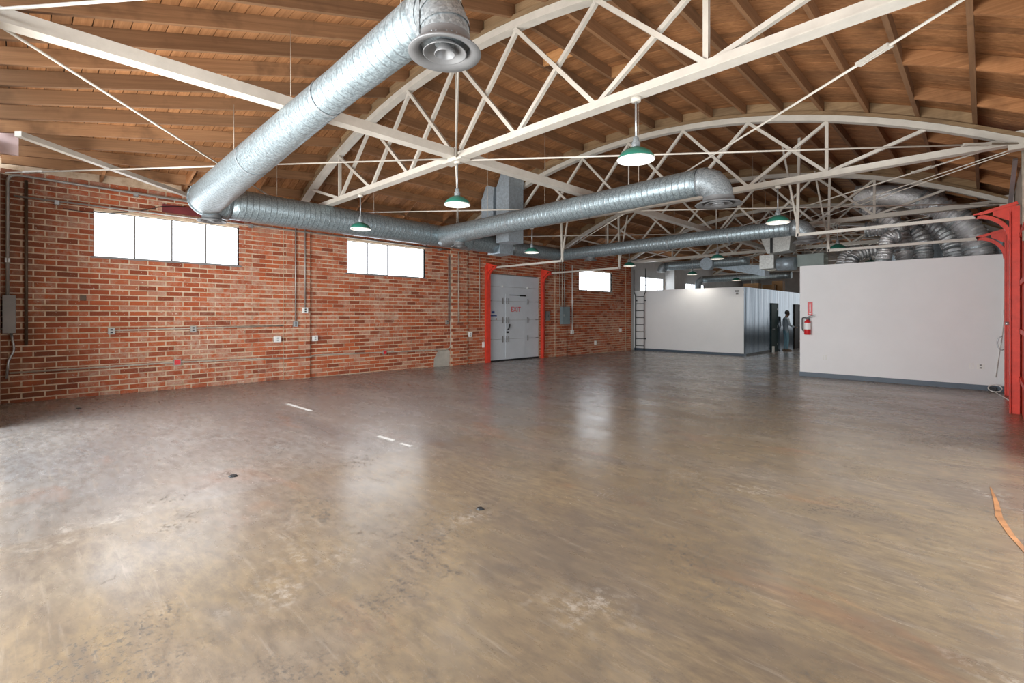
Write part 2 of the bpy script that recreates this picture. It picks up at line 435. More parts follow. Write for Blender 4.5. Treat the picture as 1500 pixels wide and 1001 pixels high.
while y < YB:
    big = y > 19.0
    child('deck_board', wide if big else bme, ceiling, (0, y, random.uniform(-0.003, 0.003)))
    y += 0.296 if big else BW
JX = [XC + 0.61 * k for k in range(-9, 10)]
def joist(x, y0, y1):
    q = MB(); z0, z1 = jbot(x, y0), jbot(x, y1); w = 0.024
    h = JD - 0.002; L = y1 - y0
    vs = [(x + sx * w, yy, zz + hh) for yy, zz in ((y0, z0), (y1, z1)) for sx, hh in ((-1, 0), (1, 0), (1, h), (-1, h))]
    fs = [(0, 1, 5, 4), (1, 2, 6, 5), (2, 3, 7, 6), (3, 0, 4, 7), (3, 2, 1, 0), (4, 5, 6, 7)]
    v = [0, 0.05, 0.05 + h, 0.10 + h, 0.10 + 2 * h]
    uv = [((0, v[i]), (0, v[i + 1]), (L, v[i + 1]), (L, v[i])) for i in range(4)] + [((0, 0), (0, .05), (.05, .05), (.05, 0))] * 2
    q.add(vs, fs, False, uv); return q
bays = list(zip([YF] + TY, TY + [YB]))
for x in JX:
    joist(x, YF + 0.02, TY[0] - 0.03).build('joist', M['joist'], ceiling)
    jm = joist(x, TY[0] + 0.03, TY[1] - 0.03).mesh('joist'); jm.materials.append(M['joist'])
    for (a, b) in bays[1:]: child('joist', jm, ceiling, (0, a - TY[0], 0))
def block(x0, x1, y, yo=0.0, mat=None, dz=0.0):
    q = MB(); h = 0.022
    f = lambda yy: [(x0, yy, jbot(x0, yy) + dz), (x1, yy, jbot(x1, yy) + dz), (x1, yy, jbot(x1, yy) + JD - 0.003), (x0, yy, jbot(x0, yy) + JD - 0.003)]
    q.hexa(f(y - h), f(y + h)); return q.build('blocking', mat or M['joist'], ceiling)
for ti, ty in enumerate(TY[:5]):
    for a, b in zip(JX[:-1], JX[1:]): block(a + 0.025, b - 0.025, ty, mat=M['nailer'])
JE = [XL + 0.02] + JX + [XR - 0.02]
for bi, (a, b) in enumerate(bays[:4]):
    for i in (0, 1, 18, 19):
        x0, x1 = JE[i] + 0.025, JE[i + 1] - 0.025
        for yy in ([1.0, 2.25, 3.5] if bi == 0 else [a + 1.33, a + 2.68, a + 3.95]):
            block(x0, x1, yy, mat=M['board'])
for (x0, x1, yy) in ((JX[10] + .025, JX[11] - .025, 5.75), (JX[11] + .025, JX[12] - .025, 6.75)):
    block(x0, x1, yy, mat=M['newwood'])

# ------------------------------------------------------------------ walls
WIN = [(0.90, 3.28, 2.55, 3.38), (5.75, 8.13, 2.55, 3.38), (15.51, 17.87, 2.47, 3.28), (20.30, 22.66, 2.50, 3.26), (25.07, 27.55, 2.45, 3.16)]
DOOR = (10.56, 13.12, -0.6, 2.86)
PIL = [(4.20, 4.79), (9.04, 9.67), (13.98, 14.62), (18.95, 19.35)]
YE = 19.35                                        # end of the bare brick
holes = [*WIN, DOOR]
m = MB(); wbox(m, XL - 0.28, XL + 0.004, YF - 0.3, YE, -0.5, 4.25, holes)
for a, b in PIL: m.box(XL - 0.006, XL + 0.062, a, b, -0.3, 3.7)
wall_left = m.build('wall_left', M['mortar']); tag(wall_left, 'old red brick side wall with pale mortar joints', 'wall', kind='structure')
m = MB(); wbox(m, XL - 0.28, XL + 0.01, YE, YB, -0.5, 4.25, holes)
m.box(XL, XL + 0.5, 22.75, 23.75, 2.4, 3.9)
tag(m.build('wall_left_far', M['block']), 'grey painted block wall beyond the bare brick', 'wall', kind='structure')
# bricks
bricks = []
row = 0; z = -0.3
while z < 3.97:
    odd = 0.5 * (row % 2)
    yy = -odd * UNIT - 2 * UNIT
    while yy < YE:
        a, b = max(yy, YF), min(yy + UNIT - 0.021, YE)
        yy += UNIT
        segs = [(a, b)]
        for c, d in PIL:                           # pilaster bricks step forward
            n = []
            for s0, s1 in segs:
                cuts = [s0] + [q for q in (c, d) if s0 < q < s1] + [s1]
                n += list(zip(cuts[:-1], cuts[1:]))
            segs = n
        for h in holes:
            if z + COURSE * 0.6 > h[2] and z + COURSE * 0.4 < h[3]:
                n = []
                for s0, s1 in segs:
                    if s1 <= h[0] or s0 >= h[1]: n.append((s0, s1)); continue
                    if s0 < h[0]: n.append((s0, h[0]))
                    if s1 > h[1]: n.append((h[1], s1))
                segs = n
        for s0, s1 in segs:
            if s1 - s0 < 0.03: continue
            mid = (s0 + s1) / 2; out = 0.058 if any(c < mid < d for c, d in PIL) else 0.0
            if z + 0.08 < floorz(mid): continue
            if mid < 4.5 and z > 3.86: continue
            bricks.append((s0, s1, z + 0.006, out + random.uniform(-0.002, 0.005)))
    z += COURSE; row += 1
Fv = Vector((-math.sin(YAW), math.cos(YAW)))
def score(q):
    y = (q[0] + q[1]) / 2; t = Fv.dot(Vector((XL, y)))
    return (q[1] - q[0]) / t ** 2 if t > 1 and y > 0.05 else 0
bricks.sort(key=score, reverse=True)
HB = COURSE - 0.021
cache = {}
for i, (s0, s1, zz, out) in enumerate(bricks[:300]):
    L = round(s1 - s0, 3)
    if L not in cache:
        q = MB(); e = 0.004; x1 = 0.016
        bt = [(-0.03, 0, 0), (-0.03, L, 0), (-0.03, L, HB), (-0.03, 0, HB)]
        mdl = [(x1 - e, 0, 0), (x1 - e, L, 0), (x1 - e, L, HB), (x1 - e, 0, HB)]
        tp = [(x1, e, e), (x1, L - e, e), (x1, L - e, HB - e), (x1, e, HB - e)]
        q.add(bt + mdl + tp, [(k, (k + 1) % 4, 4 + (k + 1) % 4, 4 + k) for k in range(4)] + [(4 + k, 4 + (k + 1) % 4, 8 + (k + 1) % 4, 8 + k) for k in range(4)] + [(8, 9, 10, 11)])
        cache[L] = q.mesh('brick'); cache[L].materials.append(M['brick'])
    o = child('brick', cache[L], wall_left, (XL + out, s0, zz))
    o.rotation_euler = (random.uniform(-0.004, 0.004), 0, random.uniform(-0.006, 0.006))
q = MB()
for (s0, s1, zz, out) in bricks[300:]:
    b = len(q.v); x0, x1 = XL - 0.02 + out, XL + 0.016 + out
    q.add([(x, yv, zv) for x in (x0, x1) for yv, zv in ((s0, zz), (s1, zz), (s1, zz + HB), (s0, zz + HB))],
          [(4, 5, 6, 7), (0, 1, 5, 4), (2, 3, 7, 6), (1, 2, 6, 5), (3, 0, 4, 7)])
bo = q.build('brickwork', M['brick'], wall_left); bo['kind'] = 'stuff'
# grey render patch at the foot of the wall
m = MB(); random.seed(3)
pts = [(8.42, -0.1), (9.0, -0.1), (9.02, 0.40), (8.86, 0.47), (8.70, 0.42), (8.60, 0.45), (8.50, 0.28), (8.44, 0.2)]
m.hexa([(XL, a, b) for a, b in pts], [(XL + 0.022, a, b) for a, b in pts])
tag(m.build('render_patch', M['concrete']), 'grey cement patch at the foot of the brick wall beside a pilaster', 'patch')

# front and right walls with openings added to let light in, back wall
m = MB()
m.box(XL - 0.28, -9.0, YF - 0.25, YF, -0.5, 3.82); m.box(-1.4, XR + 0.3, YF - 0.25, YF, -0.5, 3.82); m.box(-9.0, -1.4, YF - 0.25, YF, 3.25, 3.82)
tag(m.build('wall_front', M['mortar']), 'front wall with a wide opening added to let light in', 'wall', kind='structure')
m = MB(); wbox(m, XR, XR + 0.25, YF - 0.25, YB, -0.5, 4.4, [(2.2, 7.4, -0.6, 3.0)])
tag(m.build('wall_right', M['sill']), 'pale side wall beside the red overhead door', 'wall', kind='structure')
m = MB(); m.box(XL - 0.3, XR + 0.3, YB, YB + 0.25, -0.8, 5.8)
tag(m.build('wall_back', M['block']), 'grey block wall at the far end', 'wall', kind='structure')

# ------------------------------------------------------------------ windows
def window(n, y0, y1, z0, z1, cols, label, rails=0):
    w = thing('window_%d' % n, (XL, (y0 + y1) / 2, z0), label, 'window', kind='structure')
    xf = XL - 0.07; q = MB(); t = 0.015
    for a, b, c, d in ((y0, y1, z0, z0 + t), (y0, y1, z1 - t, z1), (y0, y0 + t, z0 + t, z1 - t), (y1 - t, y1, z0 + t, z1 - t)): q.box(xf - 0.03, xf + 0.02, a, b, c, d)
    q.build('window_frame', M['frame'], w)
    q = MB(); q.box(XL - 0.05, XL + 0.012, y0 - 0.055, y0, z0 - 0.03, z1); q.box(XL - 0.05, XL + 0.012, y1, y1 + 0.055, z0 - 0.03, z1)
    q.build('reveal', M['sill'], w)
    q = MB(); q.box(XL - 0.08, XL + 0.03, y0 - 0.04, y1 + 0.04, z0 - 0.03, z0); q.build('window_sill', M['frame'], w)
    cw = (y1 - y0 - 2 * t) / cols
    for i in range(cols):
        a = y0 + t + cw * i
        q = MB(); q.box(xf - 0.012, xf - 0.004, a + 0.003, a + cw - 0.003, z0 + t, z1 - t); q.build('pane', M['pane'], w)
        if i: q = MB(); q.box(xf - 0.02, xf + 0.015, a - 0.014, a + 0.014, z0 + t, z1 - t); q.build('mullion', M['frame'], w)
    for r in range(rails):
        zz = z0 + (z1 - z0) * (r + 1) / (rails + 1); q = MB(); q.box(xf - 0.02, xf + 0.012, y0 + t, y1 - t, zz - 0.012, zz + 0.012); q.build('glazing_bar', M['frame'], w)
window(1, *WIN[0], 4, 'four pane white window under the maroon lintel board')
window(2, *WIN[1], 4, 'four pane white window between the two nearest brick pilasters')
window(3, *WIN[2], 4, 'four pane white window past the electrical panel')
window(4, *WIN[3], 4, 'barred white window in the grey block wall above the ladder', 1)
window(5, *WIN[4], 3, 'white window in the grey block wall behind the duct outlet', 0)
m = MB(); m.box(XL + 0.0, XL + 0.045, 1.92, 3.5, 3.50, 3.66)
tag(m.build('lintel_board', M['maroon']), 'maroon painted timber board above the first brick wall window', 'board')

# ------------------------------------------------------------------ overhead doors
def text_mesh(body, size, depth=0.002):
    c = bpy.data.curves.new('lettering', 'FONT'); c.body = body; c.size = size; c.extrude = depth; c.align_x = 'CENTER'; c.align_y = 'CENTER'
    o = bpy.data.objects.new('lettering', c); COL.objects.link(o)
    me = bpy.data.meshes.new_from_object(o.evaluated_get(bpy.context.evaluated_depsgraph_get()))
    bpy.data.objects.remove(o); return me
def lettering(body, size, loc, rot, mat, parent, name='lettering'):
    me = text_mesh(body, size); me.materials.clear(); me.materials.append(mat)
    o = bpy.data.objects.new(name, me); COL.objects.link(o); o.parent = parent
    o.location = Vector(loc) - world_loc(parent); o.rotation_euler = rot; return o
y0, y1 = DOOR[0], DOOR[1]; fz = floorz(11.8)
d1 = thing('door_1', (XL, (y0 + y1) / 2, fz), 'grey sectional overhead door with a small walk door marked EXIT', 'door', kind='structure')
xd = XL - 0.03
zs = [fz + 0.02, 0.66, 1.30, 1.94, 2.42, 2.82]
for a, b in zip(zs[:-1], zs[1:]):
    q = MB(); q.box(xd - 0.05, xd, y0 + 0.02, y1 - 0.02, a + 0.004, b - 0.004); q.build('door_panel', M['door'], d1)
q = MB(); q.box(xd - 0.10, xd - 0.052, y0 - 0.05, y1 + 0.05, fz - 0.1, 2.95); q.build('door_backing', M['frame'], d1)  # unseen sheet added behind the panels to stop outside light leaking through
wd = MB(); wy0, wy1 = 11.42, 12.42
wd.box(xd, xd + 0.012, wy0, wy1, fz + 0.10, 2.18); wdo = wd.build('walk_door', M['door'], d1)
q = MB()
for zz in zs[1:4]: q.box(xd + 0.012, xd + 0.014, wy0 + .01, wy1 - .01, zz - 0.004, zz + 0.004)
q.build('panel_seam', M['frame'], wdo)
q = MB(); q.tube([(xd + 0.012, 11.52, 0.98), (xd + 0.06, 11.52, 1.0), (xd + 0.07, 11.56, 1.1), (xd + 0.05, 11.58, 1.16)], 0.022, 8); q.build('door_handle', M['black'], wdo)
q = MB(); q.box(xd + 0.012, xd + 0.03, 11.46, 11.56, 0.86, 0.92); q.build('lock', M['black'], wdo)
q = MB(); q.box(xd + 0.014, xd + 0.06, 12.12, 12.38, 2.12, 2.17); q.bar((xd + 0.03, 11.6, 2.15), (xd + 0.03, 12.15, 2.15), 0.015, 0.02); q.build('door_closer', M['black'], wdo)
for zz in zs[1:4]:
    for yy in (11.28, 11.46, 11.56, 12.52):
        q = MB(); q.box(xd + 0.013, xd + 0.03, yy - 0.018, yy + 0.018, zz - 0.10, zz + 0.10); q.build('hinge', M['frame'], d1)
    for yy in (y0 + 0.12, y1 - 0.10):
        q = MB(); q.box(xd, xd + 0.03, yy - 0.07, yy + 0.07, zz - 0.012, zz + 0.012); q.build('roller_bracket', M['box'], d1)
for yy in (11.28, 12.52):
    q = MB(); q.box(xd, xd + 0.025, yy - 0.03, yy + 0.03, 2.40, 2.46); q.build('hinge', M['plastic'], d1)
lettering('EXIT', 0.24, (xd + 0.016, 11.92, 1.66), (PI / 2, 0, PI / 2), M['exitred'], wdo)
q = MB(); q.box(xd, xd + 0.003, 10.78, 10.92, 1.53, 1.60); q.box(xd, xd + 0.003, 10.68, 11.02, 1.43, 1.47); q.build('sticker', M['signblue'], d1)
q = MB(); q.lathe([(0, 0.003), (0.03, 0.003), (0.03, 0)], (xd, 11.0, 1.34), 12, 'x'); q.build('sticker', M['orange'], d1)
q = MB(); q.box(xd, xd + 0.02, y0, y1, fz, fz + 0.05); q.build('bottom_seal', M['black'], d1)

def door_track(name, x, y, sgn, zr, xend, ztop, label, grp, hang=True, post_w=0.12, mat='red'):
    """red post at a wall, curved red arm, white rail running into the room along X, white hangers"""
    fz = floorz(y); t = thing(name, (x, y, fz), label, 'door track', grp)
    q = MB(); q.box(x, x + sgn * 0.10, y - post_w / 2, y + post_w / 2, fz, zr + 0.1); q.box(x + sgn * 0.10, x + sgn * 0.115, y - post_w * 0.75, y + post_w * 0.75, fz, zr + 0.02); q.build('post', M[mat], t)
    arc = [(x + sgn * (0.10 + 0.40 * (1 - math.cos(a))), y, zr - 0.42 + 0.42 * math.sin(a)) for a in [PI / 2 * i / 8 for i in range(9)]]
    q = MB()
    for a, b in zip(arc[:-1], arc[1:]): q.bar(a, b, 0.06, 0.05, (0, 1, 0))
    q.build('curved_track', M[mat], t)
    q = MB(); q.bar((x + sgn * 0.02, y, zr + 0.16), (x + sgn * 0.52, y, zr + 0.02), 0.05, 0.05); q.build('brace', M[mat], t)
    q = MB(); q.hexa([(x + sgn * 0.04, y - 0.012, zr - 0.16), (x + sgn * 0.30, y - 0.012, zr - 0.0), (x + sgn * 0.30, y - 0.012, zr + 0.08), (x + sgn * 0.04, y - 0.012, zr + 0.14)],
                     [(x + sgn * 0.04, y + 0.012, zr - 0.16), (x + sgn * 0.30, y + 0.012, zr - 0.0), (x + sgn * 0.30, y + 0.012, zr + 0.08), (x + sgn * 0.04, y + 0.012, zr + 0.14)])
    q.build('corner_plate', M[mat], t)
    q = MB(); q.bar((x + sgn * 0.48, y, zr), (xend, y, zr), 0.05, 0.055); q.build('rail', M['steel'], t)
    if hang:
        q = MB(); q.bar((xend, y, zr - 0.03), (xend - sgn * 0.04, y, ztop), 0.05, 0.05, (0, 1, 0)); q.build('hanger', M['steel'], t)
        q = MB(); q.bar((xend - sgn * 0.03, y, zr + 0.03), (xend + sgn * 0.28, y, ztop - 0.02), 0.035, 0.035, (0, 1, 0)); q.build('hanger', M['steel'], t)
    return t
door_track('door_track', XL + 0.02, 10.50, 1, 2.98, -8.35, 4.6, 'red post and white rail of grey door, beside two switches and duct box', 'overhead door tracks')
door_track('door_track', XL + 0.02, 13.20, 1, 2.96, -8.2, 4.6, 'red post and white rail of grey door, on the electrical panel side', 'overhead door tracks', post_w=0.05)
# red overhead door in the right wall
d2 = thing('door_2', (XR, 12.3, floorz(12.3)), 'closed red steel overhead door at the end of the white partition', 'door', kind='structure')
zz = floorz(12.3)
for i in range(5):
    q = MB(); q.box(XR - 0.06, XR - 0.02, 11.06, 13.44, zz + 0.6 * i + 0.004, zz + 0.6 * (i + 1) - 0.004); q.build('door_panel', M['red'], d2)
    q = MB(); q.box(XR - 0.09, XR - 0.06, 11.06, 13.44, zz + 0.6 * i + 0.50, zz + 0.6 * i + 0.56); q.build('stiffening_rib', M['redd'], d2)
q = MB(); q.box(XR - 0.03, XR, 9.6, 10.9, zz, 3.45); q.build('jamb_plate', M['redd'], d2)
for i in range(4):
    q = MB(); q.box(XR - 0.06, XR - 0.03, 9.6, 10.94, 0.45 + 0.75 * i, 0.52 + 0.75 * i); q.build('jamb_rib', M['red'], d2)
door_track('door_track', XR - 0.05, 11.0, -1, 3.10, -2.7, 5.06, 'red post and white rail of red door, standing farther from the partition', 'overhead door tracks', post_w=0.16)
door_track('door_track', XR - 0.05, 13.5, -1, 3.02, -2.66, 5.0, 'red post and white rail of red door, close to the white partition', 'overhead door tracks', post_w=0.14)
m = MB(); m.tube([(0.41, 10.05, 2.55), (0.40, 10.05, 4.2)], 0.02, 8)
tag(m.build('wall_conduit', M['oldpipe']), 'thin conduit rising beside the red door post to the roof', 'conduit')
m = MB(); m.bar((0.30, 11.3, 3.25), (0.34, 10.6, 3.86), 0.05, 0.05)
tag(m.build('perforated_angle', M['chain']), 'perforated galvanised angle above the red door post', 'bracket')

# ------------------------------------------------------------------ trusses
NODE = 1.24
def truss(i, y, label):
    t = thing('roof_truss', (XC, y, ZB), label, 'truss', 'white bowstring roof trusses')
    seg = 28; xs = [XL + 0.05 + (XR - XL - 0.1) * k / seg for k in range(seg + 1)]
    def sweep(q, prof):
        n = len(prof); vs = [(x, y + dy, arch(x) + dz) for x in xs for dy, dz in prof]
        fs = [(k * n + a, k * n + (a + 1) % n, (k + 1) * n + (a + 1) % n, (k + 1) * n + a) for k in range(seg) for a in range(n)]
        q.add(vs, fs + [tuple(range(n)), tuple(seg * n + a for a in range(n))]); return q
    q = sweep(MB(), [(-0.065, -0.05), (0.065, -0.05), (0.065, 0.05), (-0.065, 0.05)]); q.build('top_chord', M['steel'], t)
    q = sweep(MB(), [(-0.08, 0.052), (0.08, 0.052), (0.08, 0.108), (-0.08, 0.108)]); q.build('nailer', M['nailer'], t)
    q = MB(); q.box(XL + 0.05, XR - 0.02, y - 0.075, y + 0.075, ZB - 0.05, ZB - 0.035)
    q.box(XL + 0.05, XR - 0.02, y - 0.05, y - 0.012, ZB - 0.035, ZB + 0.05); q.box(XL + 0.05, XR - 0.02, y + 0.012, y + 0.05, ZB - 0.035, ZB + 0.05)
    q.build('bottom_chord', M['steel'], t)
    def P(k, top): x = XC + NODE * k; return Vector((x, y, arch(x) - 0.04 if top else ZB + 0.03))
    pairs = []
    for k in range(-3, 4):
        for d in (-1, 1):
            if abs(k + d) <= 4: pairs.append((P(k, 0), P(k + d, 1), d))
    for k in (-3, 3): pairs.append((P(k, 0), P(k, 1), 0))
    for a, b, d in pairs:
        q = MB(); off = Vector((0, 0.022 * d, 0)); q.bar(a + off, b + off, 0.05, 0.05, (0, 1, 0)); q.build('web_member', M['steel'], t)
    q = MB(); q.tube([P(0, 0), P(0, 1)], 0.014, 8); q.build('hanger_rod', M['steel'], t)
    q = MB(); q.box(XC - 0.22, XC + 0.22, y - 0.09, y + 0.09, ZB - 0.075, ZB - 0.05); q.box(XC - 0.10, XC + 0.10, y - 0.085, y - 0.06, ZB - 0.06, ZB + 0.12); q.build('gusset_plate', M['steel'], t)
    for x in (XL + 0.12, XR - 0.12):
        q = MB(); q.box(x - 0.10, x + 0.10, y - 0.07, y + 0.07, ZB - 0.12, ZB + 0.12); q.build('bearing_plate', M['steel'], t)
    return t
TL = ['white steel bowstring truss above the pilaster between the two nearest windows',
      'white steel bowstring truss above the pilaster between second window and grey door',
      'white steel bowstring truss above the white partition and the pilaster with electrical panel',
      'white steel bowstring truss above the end of the brick wall by the ladder',
      'white steel bowstring truss over the white box room between the barred windows',
      'white steel bowstring truss farthest down the hall by the back wall']
TR = [truss(i, y, TL[i]) for i, y in enumerate(TY)]

# centre line struts
segs = [(YF + 0.02, TY[0] - 0.1)] + [(a + 0.1, b - 0.1) for a, b in zip(TY[:-1], TY[1:])]
names = ['front wall to the first truss', 'first truss to the second truss', 'second truss to the third truss', 'third truss to the fourth truss', 'fourth truss to the fifth truss', 'fifth truss to the last truss']
for i, (a, b) in enumerate(segs):
    s = thing('roof_strut', (XC, a, ZB), 'white channel strut on the roof centre line from ' + names[i], 'strut', 'centre line roof struts')
    q = MB(); q.box(XC - 0.075, XC + 0.075, a, b, ZB - 0.018, ZB - 0.004); q.build('flange', M['steel'], s)
    q = MB(); q.box(XC - 0.075, XC - 0.055, a, b, ZB - 0.004, ZB + 0.10); q.box(XC + 0.055, XC + 0.075, a, b, ZB - 0.004, ZB + 0.10); q.build('web', M['steel'], s)
# corner brace at the front
m = thing('corner_brace', (-9.05, -0.04, 3.8), 'white diagonal brace across the front corner ending in a pink plate', 'brace')
q = MB(); q.bar((-9.05, -0.04, 3.87), (XL + 0.05, 2.42, 3.87), 0.09, 0.07); q.build('brace_bar', M['steel'], m)
q = MB(); q.box(-9.42, -9.36, -0.24, -0.035, 3.66, 4.02); q.build('end_plate', M['pink'], m)

# tie rods
def tie_rod(a, b, label, tb=0.12, r=0.013):
    a, b = Vector(a), Vector(b); t = thing('tie_rod', a, label, 'tie rod', 'white diagonal tie rods of the roof')
    q = MB(); q.tube([a, b], r, 8); q.build('rod', M['steel'], t)
    d = (b - a).normalized(); c = a + (b - a) * tb; q = MB()
    n = d.cross(Vector((0, 0, 1))).normalized() * 0.026
    for s in (-1, 1): q.bar(c - d * 0.13 + n * s, c + d * 0.13 + n * s, 0.014, 0.028)
    for s in (-1, 1): q.bar(c + d * (0.12 * s), c + d * (0.17 * s), 0.062, 0.034)
    q.build('turnbuckle', M['steel'], t); return t
zt = ZB + 0.0
ordn = ['front wall', 'first truss', 'second truss', 'third truss', 'fourth truss', 'fifth truss']
TYY = [YF] + TY[:5]
for i in range(5):
    y0, y1 = TYY[i], TYY[i + 1]
    e0 = 0.06; zu, zd = (zt + 0.03, zt - 0.045) if i else (zt - 0.015, zt + 0.035)
    tie_rod((XC - 0.1, y1 - 0.08, zu), (XL + 0.12, y0 + e0, zu), 'thin tie rod from middle of %s back to brick wall end of %s' % (ordn[i + 1], ordn[i]), 0.09 if i else 0.93)
    tie_rod((XC + 0.1, y1 - 0.08, zu), (XR - 0.12, y0 + e0, zu), 'thin tie rod from middle of %s back to red door side of %s' % (ordn[i + 1], ordn[i]), 0.82)
    tie_rod((XC - 0.1, y0 + 0.08, zd), (XL + 0.12, y1 - e0, zd), 'thin tie rod from middle of %s on to brick wall end of %s' % (ordn[i], ordn[i + 1]), 0.9)
    tie_rod((XC + 0.1, y0 + 0.08, zd), (XR - 0.12, y1 - e0, zd), 'thin tie rod from middle of %s on to red door side of %s' % (ordn[i], ordn[i + 1]), 0.93)
for k, dx in enumerate((0.35, 0.75)):
    m = MB(); m.tube([(XR - 0.2, TY[1] + 0.1, 3.74 - 0.03 * k), (XC + 1.2 + dx, TY[2] - 0.2, 3.74 - 0.03 * k)], 0.008, 6)
    tag(m.build('guy_wire', M['steel']), ['thin pale wire fanning from red door end of second truss, inner one', 'thin pale wire fanning from red door end of second truss, outer one'][k], 'wire', 'wires fanning from the truss end')

# ------------------------------------------------------------------ ducts
def diffuser(parent, c, r, neck=0.0, nr=None):
    nr = nr or r * 0.70; q = MB()
    q.lathe([(nr, 0.09), (nr * 1.0, 0.035), (r * 0.90, 0.008), (r, -0.018), (r * 0.985, -0.026), (r * 0.72, -0.004), (r * 0.66, 0.03), (r * 0.66, 0.09)], c, 40)
    f = q.build('diffuser', M['diff'], parent)
    for rr, h in ((0.58, -0.022), (0.27, -0.028)):
        q = MB(); q.lathe([(r * rr * 0.45, 0.042), (r * rr * 0.97, h + 0.004), (r * rr, h), (r * rr + 0.005, h + 0.003), (r * rr * 0.50, 0.048)], c, 36); q.build('cone_ring', M['diff'], f)
    q = MB(); q.lathe([(0, 0.06), (r * 0.66, 0.06)], c, 24); q.build('throat_shade', M['black'], f)  # black disc put in for the shade inside the duct
def band(parent, p, d, r):
    p, d = Vector(p), Vector(d).normalized(); q = MB()
    q.tube([p - d * 0.02, p + d * 0.02], r + 0.006, 28, caps=False); q.build('joint_band', M['galvd'], parent)
def elbow_pts(p, d0, d1, r, n=7):
    p, d0, d1 = Vector(p), Vector(d0).normalized(), Vector(d1).normalized()
    return [p + d0 * (r * math.sin(a)) + d1 * (r * (1 - math.cos(a))) for a in [PI / 2 * i / n for i in range(n + 1)]]
def strap(parent, x, y, z, r, top):
    q = MB(); q.tube([(x, y, z + r), (x, y, top)], 0.004, 6); q.build('hanger_wire', M['oldpipe'], parent)
# A: branch over the open floor with the big round diffuser
dA = thing('branch_duct', (-9.9, 2.25, 3.5), 'big galvanised branch duct with the large round diffuser over open floor', 'duct', 'galvanised branch ducts')
a0, a1 = Vector((-9.55, 2.24, 3.50)), Vector((-2.82, 2.0, 3.60)); n = 40
pts = [a0.lerp(a1, i / n) + Vector((0, 0, 0.02 * math.sin(PI * i / n))) for i in range(n + 1)]
rs = [0.28 + (0.165 - 0.28) * min(1, max(0, (i / n - 0.05) / 0.75)) for i in range(n + 1)]
q = MB(); q.tube(pts, rs, 36, caps=True); q.build('spiral_pipe', M['galv'], dA)
ep = elbow_pts(a1, (1, 0, 0), (0, 0, -1), 0.22)
q = MB(); q.tube(ep + [ep[-1] - Vector((0, 0, 0.06))], [0.168] * 8 + [0.172], 32); q.build('elbow', M['galvd'], dA)
for i in (2, 4, 6): band(dA, ep[i], ep[i + 1] - ep[i - 1], 0.168)
diffuser(dA, ep[-1] - Vector((0, 0, 0.10)), 0.245, nr=0.172)
for i in (16, 30): band(dA, pts[i], pts[i + 1] - pts[i - 1], rs[i])
for i in (10, 24, 38): strap(dA, pts[i].x, pts[i].y, pts[i].z, rs[i] * 0.9, jbot(pts[i].x, pts[i].y) + 0.02)
q = MB(); q.bar((-2.66, 1.825, 3.34), (-2.66, 1.825, 3.68), 0.03, 0.004); q.build('strap', M['galvd'], dA)
# main along the brick wall
dM = thing('main_duct', (-9.9, 7.0, 3.45), 'long galvanised main duct running along the brick wall', 'duct')
q = MB(); ys = [2.62 + 0.24 * i for i in range(29)]
q.tube([(-9.9, yy, 3.53 - 0.008 * (yy - 2.6)) for yy in ys], [0.285 - 0.0035 * i * 0.3 for i in range(29)], 36); q.build('spiral_pipe', M['galv'], dM)
q = MB(); e2 = [(-9.62 - 0.28 * math.sin(a), 2.24 + 0.40 * (1 - math.cos(a)) , 3.51) for a in [PI / 2 * i / 8 for i in range(9)]]
q.tube(e2, 0.287, 32); q.build('elbow', M['galv'], dM)
q = MB(); q.box(-10.14, -9.64, 9.34, 9.86, 3.20, 3.68); q.build('junction_box', M['sheet'], dM)
q = MB(); q.tube([(-9.9, 9.86 + 0.3 * i, 3.44) for i in range(9)], 0.20, 32); q.build('spiral_pipe', M['galv'], dM)
band(dM, (-9.9, 7.0, 3.495), (0, 1, 0), 0.276); band(dM, (-9.9, 8.4, 3.48), (0, 1, 0), 0.272)
q = MB(); q.tube([(-9.8, 2.36, 3.34), (-9.8, 2.36, 3.20)], 0.14, 28); q.build('neck', M['galvd'], dM)
diffuser(dM, (-9.8, 2.36, 3.17), 0.23, nr=0.14)
for yy in (3.5, 5.6, 8.0, 11.0): strap(dM, -9.9, yy, 3.48, 0.24, jbot(-9.9, yy) + 0.02)
# B
dB = thing('branch_duct', (-9.9, 7.4, 3.47), 'galvanised branch duct ending in an elbow, in front of the upright ducts', 'duct', 'galvanised branch ducts')
q = MB(); q.tube([(-9.72 + 0.165 * i, 7.42 - 0.003 * i, 3.46 + 0.0018 * i) for i in range(41)], [0.25 - 0.03 * min(1, i / 10) - 0.015 * (i / 40) for i in range(41)], 36); q.build('spiral_pipe', M['galv'], dB)
pe = Vector((-3.12, 7.30, 3.532)); ep = elbow_pts(pe, (1, 0, 0), (0, 0, -1), 0.28)
q = MB(); q.tube(ep + [ep[-1] - Vector((0, 0, 0.05))], 0.207, 32); q.build('elbow', M['galvd'], dB)
for i in (1, 3, 5): band(dB, ep[i], ep[i + 1] - ep[i - 1], 0.207)
diffuser(dB, ep[-1] - Vector((0, 0, 0.09)), 0.33, nr=0.207)
for i in (9, 15, 27): band(dB, (-9.72 + 0.165 * i, 7.42 - 0.003 * i, 3.46 + 0.0018 * i), (1, 0, 0), 0.25 - 0.03 * min(1, i / 10) - 0.015 * i / 40)
q = MB(); q.tube([(-9.05, 7.40, 3.27), (-9.05, 7.40, 3.17)], 0.12, 24); q.build('neck', M['galvd'], dB)
diffuser(dB, (-9.05, 7.40, 3.14), 0.2, nr=0.12)
for x in (-8.0, -6.3, -4.2): strap(dB, x, 7.36, 3.5, 0.2, jbot(x, 7.36) + 0.02)
